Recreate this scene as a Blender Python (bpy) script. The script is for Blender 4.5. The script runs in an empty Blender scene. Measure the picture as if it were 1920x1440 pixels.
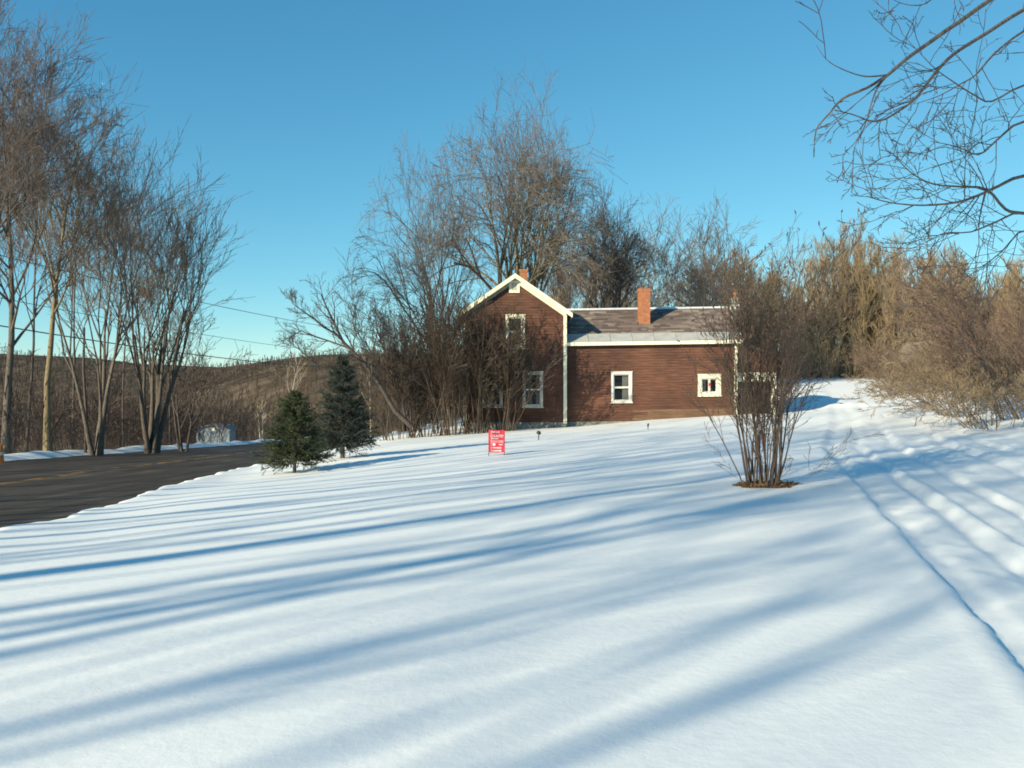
import bpy, math, random
import numpy as np

C = bpy.context.scene
COL = C.collection
F = 1663.0            # focal length in photo pixels (1920 wide)
EYE = 1.6             # camera height above the lawn

# ------------------------------------------------------------------ camera, sky, sun, exposure
cam = bpy.data.cameras.new('camera')
cam.sensor_width = 36.0
cam.lens = 36.0 * F / 1920.0
cam.clip_start = 0.05
cam.clip_end = 8000
cam_o = bpy.data.objects.new('camera', cam)
COL.objects.link(cam_o)
cam_o.location = (0, 0, EYE)
cam_o.rotation_euler = (math.radians(90), 0, 0)
C.camera = cam_o

SUN_EL = math.radians(21.5)
SUN_AZ = math.radians(227.8)
w = bpy.data.worlds.new('World')
C.world = w
w.use_nodes = True
nt = w.node_tree
sky = nt.nodes.new('ShaderNodeTexSky')
sky.sky_type = 'NISHITA'
sky.sun_disc = False
sky.sun_elevation = SUN_EL
sky.sun_rotation = SUN_AZ
sky.altitude = 300
sky.air_density = 0.85
sky.dust_density = 0.0
sky.ozone_density = 6.0
# the camera's film response on the sky: one gain and one gamma per channel, the same over the whole dome
sep = nt.nodes.new('ShaderNodeSeparateColor')
com = nt.nodes.new('ShaderNodeCombineColor')
nt.links.new(sky.outputs[0], sep.inputs[0])
for ch, (gain, gam) in enumerate(((0.88, 1.15), (1.53, 0.82), (1.72, 0.65))):
    pw_ = nt.nodes.new('ShaderNodeMath'); pw_.operation = 'POWER'; pw_.inputs[1].default_value = gam
    mu_ = nt.nodes.new('ShaderNodeMath'); mu_.operation = 'MULTIPLY'; mu_.inputs[1].default_value = gain
    nt.links.new(sep.outputs[ch], pw_.inputs[0]); nt.links.new(pw_.outputs[0], mu_.inputs[0]); nt.links.new(mu_.outputs[0], com.inputs[ch])
nt.links.new(com.outputs[0], nt.nodes['Background'].inputs[0])
nt.nodes['Background'].inputs[1].default_value = 0.095

sl = bpy.data.lights.new('sun', 'SUN')
sl.energy = 4.5
sl.angle = math.radians(0.55)
sl.color = (1.0, 0.885, 0.63)
so = bpy.data.objects.new('sun', sl)
COL.objects.link(so)
so.location = (-60, -60, 60)
so.rotation_euler = (math.pi / 2 - SUN_EL, 0, -SUN_AZ + math.pi)

C.view_settings.view_transform = 'Standard'
C.view_settings.look = 'None'
C.view_settings.gamma = 1
C.view_settings.use_curve_mapping = False
C.view_settings.exposure = 0.70
C.render.engine = 'CYCLES'
C.cycles.filter_width = 1.8
C.cycles.max_bounces = 6
C.cycles.transparent_max_bounces = 8


# ------------------------------------------------------------------ helpers
def W(u, v, Y):
    return np.array([(u - 960) / F * Y, Y, EYE - (v - 720) / F * Y])


def rng_(s):
    return np.random.default_rng(s)


def mesh_np(name, V, Q=None, T=None, mats=(), smooth=False, tint=None):
    """numpy vertices, quads and triangles -> mesh data; tint = one grey value per face corner domain (per face)"""
    me = bpy.data.meshes.new(name)
    V = np.asarray(V, dtype=np.float32).reshape(-1, 3)
    parts, starts, s = [], [], 0
    nf = 0
    if Q is not None and len(Q):
        Q = np.asarray(Q, dtype=np.int32).reshape(-1, 4)
        parts.append(Q.ravel()); starts.append(np.arange(len(Q)) * 4); s = len(Q) * 4; nf += len(Q)
    if T is not None and len(T):
        T = np.asarray(T, dtype=np.int32).reshape(-1, 3)
        parts.append(T.ravel()); starts.append(s + np.arange(len(T)) * 3); nf += len(T)
    L = np.concatenate(parts).astype(np.int32); S = np.concatenate(starts).astype(np.int32)
    me.vertices.add(len(V)); me.vertices.foreach_set('co', V.ravel())
    me.loops.add(len(L)); me.loops.foreach_set('vertex_index', L)
    me.polygons.add(nf); me.polygons.foreach_set('loop_start', S)
    me.polygons.foreach_set('use_smooth', np.full(nf, bool(smooth)))
    for m in mats:
        me.materials.append(m)
    if tint is not None:
        a = me.attributes.new('tint', 'FLOAT', 'FACE')
        a.data.foreach_set('value', np.asarray(tint, dtype=np.float32))
    me.update(calc_edges=True)
    return me


ROOT = {}


def thing(name, label, cat, loc, group=None, rotz=0):
    o = bpy.data.objects.new(name, None)
    o.empty_display_size = 0.2
    COL.objects.link(o)
    o.location = tuple(float(a) for a in loc)
    o.rotation_euler = (0, 0, rotz)
    o['label'] = label; o['category'] = cat
    if group: o['group'] = group
    return o


def part(name, me, parent=None, label=None, kind=None):
    o = bpy.data.objects.new(name, me)
    COL.objects.link(o)
    if parent is not None: o.parent = parent
    if label: o['label'] = label
    if kind: o['kind'] = kind
    return o


def dup(root, loc, rotz=0, scale=1.0, label=None, group=None):
    r = root.copy(); COL.objects.link(r)
    r.location = tuple(float(a) for a in loc); r.rotation_euler = (0, 0, rotz)
    r.scale = (scale, scale, scale) if not hasattr(scale, '__len__') else scale
    if label: r['label'] = label
    if group: r['group'] = group
    for ch in list(root.children):
        c = ch.copy(); COL.objects.link(c); c.parent = r
        for g in list(ch.children):
            d = g.copy(); COL.objects.link(d); d.parent = c
    return r


class MB:
    """collects boxes and polygons (world coordinates) for one mesh; off is the thing's base"""
    def __init__(self, off=(0, 0, 0)):
        self.v, self.q, self.t, self.off = [], [], [], np.array(off, dtype=float)

    def box(self, x0, x1, y0, y1, z0, z1):
        i = len(self.v)
        self.v += [(x0, y0, z0), (x1, y0, z0), (x1, y1, z0), (x0, y1, z0), (x0, y0, z1), (x1, y0, z1), (x1, y1, z1), (x0, y1, z1)]
        self.q += [(i, i+3, i+2, i+1), (i+4, i+5, i+6, i+7), (i, i+1, i+5, i+4), (i+1, i+2, i+6, i+5), (i+2, i+3, i+7, i+6), (i+3, i, i+4, i+7)]
        return self

    def hexa(self, p):
        """eight corners: bottom ring then top ring, both counter-clockwise from above"""
        i = len(self.v)
        self.v += [tuple(a) for a in p]
        self.q += [(i, i+3, i+2, i+1), (i+4, i+5, i+6, i+7), (i, i+1, i+5, i+4), (i+1, i+2, i+6, i+5), (i+2, i+3, i+7, i+6), (i+3, i, i+4, i+7)]
        return self

    def prism_y(self, poly, y0, y1):
        """polygon of (x, z), counter-clockwise seen from -y, pushed from y0 to y1 (convex)"""
        i = len(self.v); n = len(poly)
        self.v += [(x, y0, z) for x, z in poly] + [(x, y1, z) for x, z in poly]
        for k in range(n):
            a, b = i + k, i + (k + 1) % n
            self.q.append((a, a + n, b + n, b))
        for k in range(1, n - 1):
            self.t.append((i, i + k, i + k + 1)); self.t.append((i + n, i + n + k + 1, i + n + k))
        return self

    def quad(self, a, b, c, d):
        i = len(self.v); self.v += [a, b, c, d]; self.q.append((i, i+1, i+2, i+3)); return self

    def tri(self, a, b, c):
        i = len(self.v); self.v += [a, b, c]; self.t.append((i, i+1, i+2)); return self

    def mesh(self, name, *mats, smooth=False, warp=None, tint=None):
        V = np.array(self.v, dtype=float)
        if warp is not None: V = warp(V)
        return mesh_np(name, V - self.off, self.q, self.t, mats, smooth, tint)

    def build(self, name, mat, parent=None, label=None, kind=None, warp=None, smooth=False):
        return part(name, self.mesh(name, mat, warp=warp, smooth=smooth), parent, label, kind)


def unit(a):
    return a / np.maximum(np.linalg.norm(a, axis=-1, keepdims=True), 1e-9)


def tubes(paths, radii, sides):
    """paths (n,k,3), radii (n,k) -> verts, quads"""
    n, k, _ = paths.shape
    T = np.empty_like(paths)
    T[:, 1:-1] = paths[:, 2:] - paths[:, :-2]
    T[:, 0] = paths[:, 1] - paths[:, 0]; T[:, -1] = paths[:, -1] - paths[:, -2]
    T = unit(T)
    ref = np.where(np.abs(T[:, :1, 2:3]) > 0.8, np.array([[[1., 0.1, 0]]]), np.array([[[0.1, 0, 1.]]]))
    U = unit(ref - (ref * T).sum(-1, keepdims=True) * T)
    Vv = np.cross(T, U)
    a = np.arange(sides) / sides * 2 * math.pi
    P = paths[:, :, None, :] + radii[:, :, None, None] * (np.cos(a)[None, None, :, None] * U[:, :, None, :] + np.sin(a)[None, None, :, None] * Vv[:, :, None, :])
    idx = np.arange(n * k * sides).reshape(n, k, sides)
    j = np.arange(sides); j2 = (j + 1) % sides
    Q = np.stack([idx[:, :-1][:, :, j], idx[:, :-1][:, :, j2], idx[:, 1:][:, :, j2], idx[:, 1:][:, :, j]], -1)
    return P.reshape(-1, 3), Q.reshape(-1, 4)


class Soup:
    def __init__(self): self.V, self.Q, self.n = [], [], 0
    def add(self, vq):
        V, Q = vq
        self.V.append(V); self.Q.append(Q + self.n); self.n += len(V)
    def mesh(self, name, mat, smooth=True):
        return mesh_np(name, np.concatenate(self.V), np.concatenate(self.Q), None, (mat,), smooth)


def walk(r, P, D, L, segs, wob, up, gust=None):
    """n branches grown together: start points, directions, lengths -> paths (n, segs+1, 3)"""
    pts = [P]; d = unit(D)
    upv = np.array([0, 0, 1.0])
    for k in range(segs):
        d = unit(d + wob * r.normal(size=d.shape) + np.asarray(up) * upv)
        pts.append(pts[-1] + d * (L / segs)[:, None])
    return np.stack(pts, 1)


def spawn(r, paths, rad, L, m, t0, t1, ang, angsd, ratio, rr, fall=0.5, tip=0.25):
    """m children on every path -> start, direction, length, radius"""
    n, k, _ = paths.shape
    t = t0 + (t1 - t0) * (np.arange(m)[None, :] + r.uniform(0, 1, (n, m))) / m
    f = t * (k - 1); i = np.minimum(f.astype(int), k - 2); fr = (f - i)[..., None]
    rows = np.arange(n)[:, None]
    A, B = paths[rows, i], paths[rows, i + 1]
    P = A + (B - A) * fr
    T = unit(B - A)
    ref = unit(r.normal(size=T.shape))
    U = unit(ref - (ref * T).sum(-1, keepdims=True) * T)
    an = np.radians(ang + angsd * r.normal(size=(n, m)))[..., None]
    D = np.cos(an) * T + np.sin(an) * U
    LL = L[:, None] * ratio * (1 - fall * t) * r.uniform(0.7, 1.25, (n, m))
    R = (rad[rows, i] * (1 - fr[..., 0]) + rad[rows, i + 1] * fr[..., 0]) * rr
    return P.reshape(-1, 3), D.reshape(-1, 3), LL.ravel(), R.ravel()


def taper(R0, k, end=0.25, p=1.0):
    s = np.linspace(0, 1, k) ** p
    return R0[:, None] * (1 - (1 - end) * s)[None, :]


def make_tree(seed, H, stems=1, limbs=14, levels=(4, 4, 4, 3), spread=34, limb_t=(.35, .97), limb_len=.30, base_r=.16, lean=(0, 0), stem_spread=14,
              wob=.06, up=.05, ratio=.66, ang=24, minr=.009, stem_len=1.0, trunk_h=0.0, limb_fall=.6, fork0=.42, asd=9, stem_up=.01, thick=2, dome=-.25, wide=1.0, droop=0.0, reach=.30):
    """a bare tree around the origin: stems (each with limbs, or forking straight away when limbs = 0), then fork after fork out to the twigs"""
    r = rng_(seed)
    tr, cr = Soup(), Soup()
    n = stems
    az = (np.arange(n) + r.uniform(0, .7, n)) / max(n, 1) * 2 * math.pi
    sp = np.radians(stem_spread * np.sqrt(np.linspace(.04, 1, n))) if n > 1 else np.array([.02])
    sp = sp[r.permutation(n)]
    D = np.stack([np.sin(sp) * np.cos(az), np.sin(sp) * np.sin(az), np.cos(sp)], 1) + np.array([lean[0], lean[1], 0])
    q = base_r * .7 * (n > 1)
    P = np.stack([np.cos(az) * q, np.sin(az) * q, np.full(n, trunk_h - .3)], 1)
    L = H * stem_len * r.uniform(.88, 1.0, n) * (1 if limbs else (.8 if dome < 0 else 1.0) * (1 - dome * sp / max(sp.max(), .01)))
    R = base_r * r.uniform(.62, 1.0, n) * (1.0 if n == 1 else .8)
    if trunk_h:
        pt = walk(r, np.array([[0, 0, -.35]]), np.array([[0.02, 0, 1.]]), np.array([trunk_h + .2]), 5, .03, .02)
        tr.add(tubes(pt, np.array([[1.45, 1.12, 1.0, .95, .9, .8]]) * base_r * 1.5, 9))
        P = pt[0, -1] + np.stack([np.cos(az) * q, np.sin(az) * q, -r.uniform(.1, .5, n) * trunk_h], 1)
    k0 = 9 if limbs else 6
    p = walk(r, P, D, L, k0, wob * .5, stem_up)
    rad = taper(R, k0 + 1, .12 if limbs else .22, .9)
    if not trunk_h: rad[:, 0] *= 1.3
    tr.add(tubes(p, rad, 7))
    if limbs:
        a = spawn(r, p, rad, L, limbs, limb_t[0], limb_t[1], spread, asd, limb_len, .55, limb_fall)
        p = walk(r, a[0], a[1], a[2], 5, wob, up); rad = np.maximum(taper(a[3], 6, .35), minr); L = a[2]
        tr.add(tubes(p, rad, 5))
    for lev, m in enumerate(levels):
        last = lev == len(levels) - 1
        a = spawn(r, p, rad, L, m, fork0 if not last else .25, 1.0, ang + 4 * (lev > 1), asd, ratio * (.72 if last else 1), .74, 0.0)
        sg = (4, 3, 3, 2, 1, 1)[lev] if not last else 1
        L = np.maximum(a[2], .12)
        p = walk(r, a[0], a[1], L, sg, wob * 1.3, up); rad = np.maximum(taper(a[3], sg + 1, .5), minr)
        (tr if lev < thick - (1 if limbs else 0) else cr).add(tubes(p, rad, 4 if lev < 2 else 3))
    if droop:      # outer limbs end lower, so that the crown closes in a dome
        for S in (tr, cr):
            for v in S.V:
                v[:, 0] *= wide; v[:, 1] *= wide
                v[:, 2] *= 1 - droop * np.clip((np.hypot(v[:, 0], v[:, 1])) / (reach * H), 0, 1.25) ** 2
        wide = 1.0
    top = np.percentile(np.concatenate([v[:, 2] for v in cr.V]), 98.5) * 1.02
    k = H / top
    for S in (tr, cr): S.V = [v * np.array([k * wide, k * wide, k]) for v in S.V]
    return tr, cr


# ------------------------------------------------------------------ materials
def newmat(name):
    m = bpy.data.materials.new(name); m.use_nodes = True
    n = m.node_tree
    b = n.nodes['Principled BSDF']
    return m, n, b


def noise(n, scale, detail=4, rough=0.55, vec=None):
    t = n.nodes.new('ShaderNodeTexNoise'); t.inputs['Scale'].default_value = scale; t.inputs['Detail'].default_value = detail; t.inputs['Roughness'].default_value = rough
    if vec is not None: n.links.new(vec, t.inputs['Vector'])
    return t


def coords(n, sx=1, sy=1, sz=1, kind='Object'):
    tc = n.nodes.new('ShaderNodeTexCoord'); mp = n.nodes.new('ShaderNodeMapping')
    mp.inputs['Scale'].default_value = (sx, sy, sz)
    n.links.new(tc.outputs[kind], mp.inputs['Vector'])
    return mp.outputs['Vector']


def ramp(n, fac, stops):
    r = n.nodes.new('ShaderNodeValToRGB')
    e = r.color_ramp.elements
    e[0].position, e[0].color = stops[0][0], (*stops[0][1], 1)
    e[1].position, e[1].color = stops[-1][0], (*stops[-1][1], 1)
    for p, c in stops[1:-1]:
        x = e.new(p); x.color = (*c, 1)
    n.links.new(fac, r.inputs['Fac'])
    return r.outputs['Color']


def bump(n, b, h, dist=0.02, strength=1.0):
    k = n.nodes.new('ShaderNodeBump'); k.inputs['Distance'].default_value = dist; k.inputs['Strength'].default_value = strength
    n.links.new(h, k.inputs['Height']); n.links.new(k.outputs[0], b.inputs['Normal'])


def mix(n, mode, f, a, b):
    x = n.nodes.new('ShaderNodeMix'); x.data_type = 'RGBA'; x.blend_type = mode
    for s, v in ((x.inputs[0], f), (x.inputs[6], a), (x.inputs[7], b)):
        if hasattr(v, 'is_linked'): n.links.new(v, s)
        else: s.default_value = v if not isinstance(v, tuple) else (*v, 1)
    return x.outputs[2]


def simple(name, c1, c2, scale=8, rough=.7, stretch=(1, 1, 1), bmp=0.0, detail=4, rnd=0.0, metallic=0.0, lo=.3, hi=.7, spec=.5):
    m, n, b = newmat(name)
    v = coords(n, *stretch)
    t = noise(n, scale, detail, .6, v)
    col = ramp(n, t.outputs['Fac'], [(lo, c1), (hi, c2)])
    if rnd:
        oi = n.nodes.new('ShaderNodeObjectInfo')
        g = ramp(n, oi.outputs['Random'], [(0, (1 - rnd,) * 3), (1, (1 + rnd, 1 + rnd * .9, 1 + rnd * .8))])
        col = mix(n, 'MULTIPLY', 1.0, col, g)
    n.links.new(col, b.inputs['Base Color'])
    b.inputs['Roughness'].default_value = rough
    b.inputs['Metallic'].default_value = metallic
    b.inputs['Specular IOR Level'].default_value = spec
    if bmp: bump(n, b, t.outputs['Fac'], bmp)
    return m


M = {}
# snow
m, n, b = newmat('snow')
v = coords(n, 1, 1, 1)
t1 = noise(n, 1.2, 5, .6, v); t2 = noise(n, 55, 3, .7, v); t3 = noise(n, 9, 4, .6, v)
n.links.new(ramp(n, t1.outputs['Fac'], [(.3, (.86, .875, .87)), (.7, (.90, .90, .88))]), b.inputs['Base Color'])
b.inputs['Roughness'].default_value = .65
b.inputs['Specular IOR Level'].default_value = .25
ad = n.nodes.new('ShaderNodeMath'); ad.operation = 'MULTIPLY_ADD'; ad.inputs[1].default_value = .12
n.links.new(t2.outputs['Fac'], ad.inputs[0]); n.links.new(t3.outputs['Fac'], ad.inputs[2])
bump(n, b, ad.outputs[0], .008, .55)
M['snow'] = m
# asphalt
m, n, b = newmat('asphalt')
v = coords(n, 1, .12, 1); t1 = noise(n, 1.6, 6, .65, v); t2 = noise(n, 140, 2, .6, coords(n))
c = ramp(n, t1.outputs['Fac'], [(.34, (.036, .024, .015)), (.5, (.064, .045, .030)), (.62, (.10, .075, .052)), (.74, (.18, .15, .12))])
c = mix(n, 'MULTIPLY', .5, c, ramp(n, t2.outputs['Fac'], [(.35, (.6, .6, .6)), (.7, (1.3, 1.3, 1.3))]))
n.links.new(c, b.inputs['Base Color']); b.inputs['Roughness'].default_value = .75; b.inputs['Specular IOR Level'].default_value = .3
bump(n, b, t2.outputs['Fac'], .006)
M['asphalt'] = m
M['road_yellow'] = simple('road_yellow', (.045, .036, .026), (.50, .25, .035), 2.0, .75, (2, .5, 1), lo=.42, hi=.60)
M['bark_grey'] = simple('bark_grey', (.060, .048, .040), (.165, .138, .11), 7, .9, (3, 3, .5), .02, rnd=.12)
M['bark_ochre'] = simple('bark_ochre', (.11, .082, .045), (.30, .235, .135), 6, .9, (3, 3, .5), .02, rnd=.12)
M['bark_olive'] = simple('bark_olive', (.085, .072, .048), (.22, .19, .13), 6, .9, (3, 3, .5), .02)
M['bark_dark'] = simple('bark_dark', (.045, .036, .032), (.125, .10, .085), 7, .9, (3, 3, .5), .02, rnd=.12)
M['bark_birch'] = simple('bark_birch', (.30, .27, .22), (.66, .60, .50), 5, .8, (1, 1, 2.5), rnd=.08)
M['twig'] = simple('twig', (.145, .110, .084), (.25, .195, .15), 1.2, .9, rnd=.15)
M['twig_pink'] = simple('twig_pink', (.125, .096, .086), (.21, .168, .148), 1.2, .9, rnd=.12)
M['twig_grey'] = simple('twig_grey', (.10, .082, .070), (.17, .138, .115), 1.2, .9)
M['twig_tan'] = simple('twig_tan', (.20, .145, .085), (.34, .26, .155), .9, .9, rnd=.22)
M['twig_red'] = simple('twig_red', (.125, .080, .060), (.225, .150, .112), .9, .9, rnd=.15)
M['twig_dark'] = simple('twig_dark', (.060, .046, .040), (.13, .10, .085), 1.5, .9, rnd=.12)
M['brush_dark'] = simple('brush_dark', (.055, .040, .035), (.125, .088, .07), .8, .9)
M['lilac'] = simple('lilac_bark', (.095, .060, .042), (.20, .132, .092), 2.5, .9, rnd=.1)
M['thicket'] = simple('thicket_bark', (.050, .036, .027), (.115, .082, .056), 1.5, .9, rnd=.12)  # darkened: the shade over these shrubs is put into their colour
M['twig_mid'] = simple('twig_mid', (.135, .098, .062), (.24, .18, .118), 1.2, .9, rnd=.2)
M['twig_brown'] = simple('twig_brown', (.095, .068, .046), (.20, .145, .095), 1.5, .9, rnd=.12)
M['spruce'] = simple('spruce_needles', (.020, .032, .016), (.080, .100, .045), 3.2, .75, rnd=.1, spec=.3)
M['spruce_blue'] = simple('spruce_needles_blue', (.024, .036, .030), (.085, .105, .082), 3.2, .75, rnd=.1, spec=.3)
M['litter'] = simple('litter', (.10, .055, .025), (.26, .15, .07), 30, .9)
# siding: colour differs board by board and weathers in streaks along the board
m, n, b = newmat('siding_brown')
oi = n.nodes.new('ShaderNodeObjectInfo')
v = coords(n, .55, 1, 9); t1 = noise(n, 2.6, 6, .65, v)
t2 = noise(n, .5, 3, .6, coords(n, 1, 1, 1))
c = ramp(n, t1.outputs['Fac'], [(.25, (.042, .019, .013)), (.45, (.098, .043, .027)), (.60, (.138, .064, .042)), (.74, (.225, .135, .10))])
c = mix(n, 'MULTIPLY', 1.0, c, ramp(n, oi.outputs['Random'], [(0, (.90, .88, .87)), (1, (1.08, 1.07, 1.06))]))
c = mix(n, 'MULTIPLY', .9, c, ramp(n, t2.outputs['Fac'], [(.32, (.55, .53, .54)), (.68, (1.35, 1.27, 1.2))]))
n.links.new(c, b.inputs['Base Color']); b.inputs['Roughness'].default_value = .85
bump(n, b, t1.outputs['Fac'], .004)
M['siding'] = m
M['siding_tan'] = simple('siding_tan', (.11, .055, .032), (.20, .120, .07), 3, .85, (.6, 1, 8), .004, rnd=.15)  # lighter, yellower boards for the lowest courses of the wing
M['sheathing'] = simple('sheathing', (.07, .03, .02), (.10, .045, .03), 3)
M['cream'] = simple('cream_paint', (.70, .66, .48), (.84, .81, .62), 3.5, .6, (1, 1, .4), .002, lo=.25, hi=.6)
M['cream_worn'] = simple('worn_trim_paint', (.36, .31, .24), (.72, .66, .54), 5, .7, (1, 1, .5), .003, lo=.3, hi=.6)
M['white_trim'] = simple('white_trim', (.62, .57, .52), (.78, .74, .68), 5, .55)
M['soffit'] = simple('soffit_boards', (.30, .27, .18), (.42, .38, .26), 4, .7)
M['interior'] = simple('interior_plaster', (.10, .09, .08), (.16, .14, .12), 3)
M['curtain'] = simple('curtain', (.50, .50, .50), (.72, .72, .70), 14, .9, (6, 1, .2))
M['foundation'] = simple('foundation_stone', (.11, .11, .095), (.32, .31, .27), 3.5, .9, (1, 1, 1.6), .03)
M['brick'] = simple('chimney_brick', (.30, .105, .045), (.50, .20, .095), 9, .85, rnd=.0, bmp=.004)
M['mortar'] = simple('mortar', (.30, .24, .19), (.38, .32, .27), 12, .9)
M['metal_roof'] = simple('galvanised_sheet', (.33, .33, .315), (.45, .44, .41), 2.5, .7, (1, 1, 1), metallic=.0)
M['flash'] = simple('ridge_flashing', (.62, .63, .64), (.80, .80, .78), 3, .5)
M['garage_dark'] = simple('dark_opening', (.035, .026, .022), (.07, .05, .04), 4, .8, (5, 1, .6))
m, n, b = newmat('roof_shingles')
at = n.nodes.new('ShaderNodeAttribute'); at.attribute_name = 'tint'
t1 = noise(n, 1.1, 4, .6, coords(n, .6, 1, 1)); t2 = noise(n, 60, 2, .6, coords(n))
c = ramp(n, at.outputs['Fac'], [(0, (.085, .062, .056)), (.35, (.135, .100, .090)), (.65, (.19, .145, .125)), (1, (.28, .23, .185))])
c = mix(n, 'MULTIPLY', .6, c, ramp(n, t1.outputs['Fac'], [(.3, (.7, .66, .66)), (.7, (1.2, 1.2, 1.15))]))
c = mix(n, 'MULTIPLY', .4, c, ramp(n, t2.outputs['Fac'], [(.3, (.6, .6, .6)), (.7, (1.3, 1.3, 1.3))]))
n.links.new(c, b.inputs['Base Color']); b.inputs['Roughness'].default_value = .95
M['shingle'] = m
m, n, b = newmat('window_glass')
b.inputs['Base Color'].default_value = (.015, .02, .022, 1); b.inputs['Roughness'].default_value = .06
gt = n.nodes.new('ShaderNodeBsdfTransparent'); gm = n.nodes.new('ShaderNodeMixShader'); gm.inputs[0].default_value = .35
n.links.new(gt.outputs[0], gm.inputs[1]); n.links.new(b.outputs[0], gm.inputs[2]); n.links.new(gm.outputs[0], n.nodes['Material Output'].inputs['Surface'])
tt = noise(n, 1.7, 2, .5, coords(n)); bump(n, b, tt.outputs['Fac'], .01)
M['glass'] = m
M['sign_red'] = simple('sign_red', (.62, .018, .045), (.74, .03, .065), 6, .4)
M['sign_white'] = simple('sign_white', (.78, .70, .68), (.86, .80, .78), 6, .5)
M['dark_metal'] = simple('dark_metal', (.03, .03, .032), (.07, .07, .075), 10, .5, metallic=.4)
M['shed_blue'] = simple('shed_siding', (.15, .19, .225), (.21, .255, .29), 3, .6, (1, 1, 4))  # walls darkened to stand for the tree shade on the shed
M['shed_roof'] = simple('shed_roof', (.13, .14, .15), (.22, .22, .22), 4, .7)
M['tan_wall'] = simple('tan_wall', (.36, .25, .17), (.50, .37, .26), 4, .8, (1, 1, 4))
M['orange'] = simple('orange_plastic', (.75, .17, .02), (.85, .24, .04), 5, .5)
M['red'] = simple('red_cloth', (.45, .02, .02), (.6, .05, .04), 5, .6)
M['wire'] = simple('wire_rubber', (.02, .02, .022), (.04, .04, .045), 5, .6)
M['pole'] = simple('pole_wood', (.14, .11, .085), (.27, .22, .17), 6, .9, (4, 4, .3), .01)
# hillside under the woods: leaf litter, brown brush and old snow in patches
m, n, b = newmat('hillside')
t1 = noise(n, .012, 6, .65, coords(n)); t2 = noise(n, .16, 5, .7, coords(n, 1, .16, 1))
c = ramp(n, t1.outputs['Fac'], [(.32, (.060, .050, .044)), (.46, (.115, .088, .066)), (.56, (.15, .118, .088)), (.68, (.085, .068, .056))])
c = mix(n, 'MULTIPLY', .8, c, ramp(n, t2.outputs['Fac'], [(.35, (.35, .33, .32)), (.65, (1.5, 1.46, 1.42))]))
n.links.new(c, b.inputs['Base Color']); b.inputs['Roughness'].default_value = 1.0; b.inputs['Specular IOR Level'].default_value = 0
M['hill'] = m

# ------------------------------------------------------------------ terrain
def lattice(seed, x, y, s):
    """smooth value noise in -1..1 at wavelength s"""
    r = rng_(seed); N = 64
    g = r.uniform(-1, 1, (N, N))
    X, Y = x / s, y / s
    i, j = np.floor(X).astype(int), np.floor(Y).astype(int)
    fx, fy = X - i, Y - j
    fx = fx * fx * (3 - 2 * fx); fy = fy * fy * (3 - 2 * fy)
    i0, i1, j0, j1 = i % N, (i + 1) % N, j % N, (j + 1) % N
    return (g[i0, j0] * (1 - fx) + g[i1, j0] * fx) * (1 - fy) + (g[i0, j1] * (1 - fx) + g[i1, j1] * fx) * fy


def road_z(Y): return 0.2 - 0.05 * np.asarray(Y)
def near_edge(Y): return np.interp(Y, [-60, 0, 11.4, 17, 27.6, 32.8, 45, 70, 115, 140], [-4.0, -5.4, -6.57, -7.26, -8.8, -9.3, -11, -13.5, -17.5, -20])
def mid_line(Y): return np.interp(Y, [-60, 0, 23.3, 30, 41.6, 70, 115, 140], [-9.5, -11.3, -12.9, -13.9, -14.4, -17.2, -21.5, -24])
def far_edge(Y): return np.interp(Y, [-60, 0, 20, 37, 57, 75, 115, 140], [-15, -18.8, -20.6, -21.7, -22.6, -23.4, -26.5, -28.5])
def track_edge(Y): return np.interp(Y, [-30, 0, 4.9, 7, 11.1, 21.5, 33, 45, 60, 80, 120], [-8, 1.1, 2.82, 3.45, 4.6, 7.5, 11.9, 16.2, 21.5, 27.5, 40])


CP = [(0, 0, 0), (0, 4, 0), (-4, 4, -.03), (4, 4, .0), (10, 4, .12), (0, 10, -.06), (-4, 10, -.2), (3.97, 14, -.02), (-.45, 25, -.44), (-5.9, 24, -.82),
      (-5.4, 28, -.74), (-2.4, 44, -.84), (2.8, 44.5, -.60), (7, 44.8, -.25), (11.6, 45, .02), (-6.9, 44, -1.26), (7.5, 21.5, .04), (12, 33, .10), (16, 45, .16), (21.6, 60, .75), (29, 78, 1.75),
      (34, 88, 2.05), (50, 88, 2.3), (14.7, 26, .45), (17.2, 38, .66), (30, 45, 1.3), (0, 60, -.5), (8, 80, .5), (-8, 65, -1.9), (-5, 0, .0), (0, -25, .3), (25, -20, .8), (60, 10, 2.2),
      (90, 60, 4), (70, 110, 3.2), (25, 112, 2.0), (0, 112, -.8), (-12, 110, -4.2), (-6.2, 11.4, -.30), (-7, 17, -.55), (-8.5, 27.6, -1.08), (-9.2, 33, -1.35), (-10.6, 45, -1.95), (-13, 70, -3.1), (20, 15, .7), (30, 30, 1.3)]
CP = np.array(CP, dtype=float)


def tps_fit(P):
    n = len(P); X = P[:, :2]
    d = np.linalg.norm(X[:, None] - X[None], axis=-1)
    K = np.where(d > 0, d * d * np.log(np.maximum(d, 1e-9)), 0) + np.eye(n) * 2.0
    A = np.zeros((n + 3, n + 3)); A[:n, :n] = K; A[:n, n] = 1; A[:n, n+1:] = X; A[n, :n] = 1; A[n+1:, :n] = X.T
    return np.linalg.solve(A, np.concatenate([P[:, 2], np.zeros(3)]))


TW = tps_fit(CP)


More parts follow.
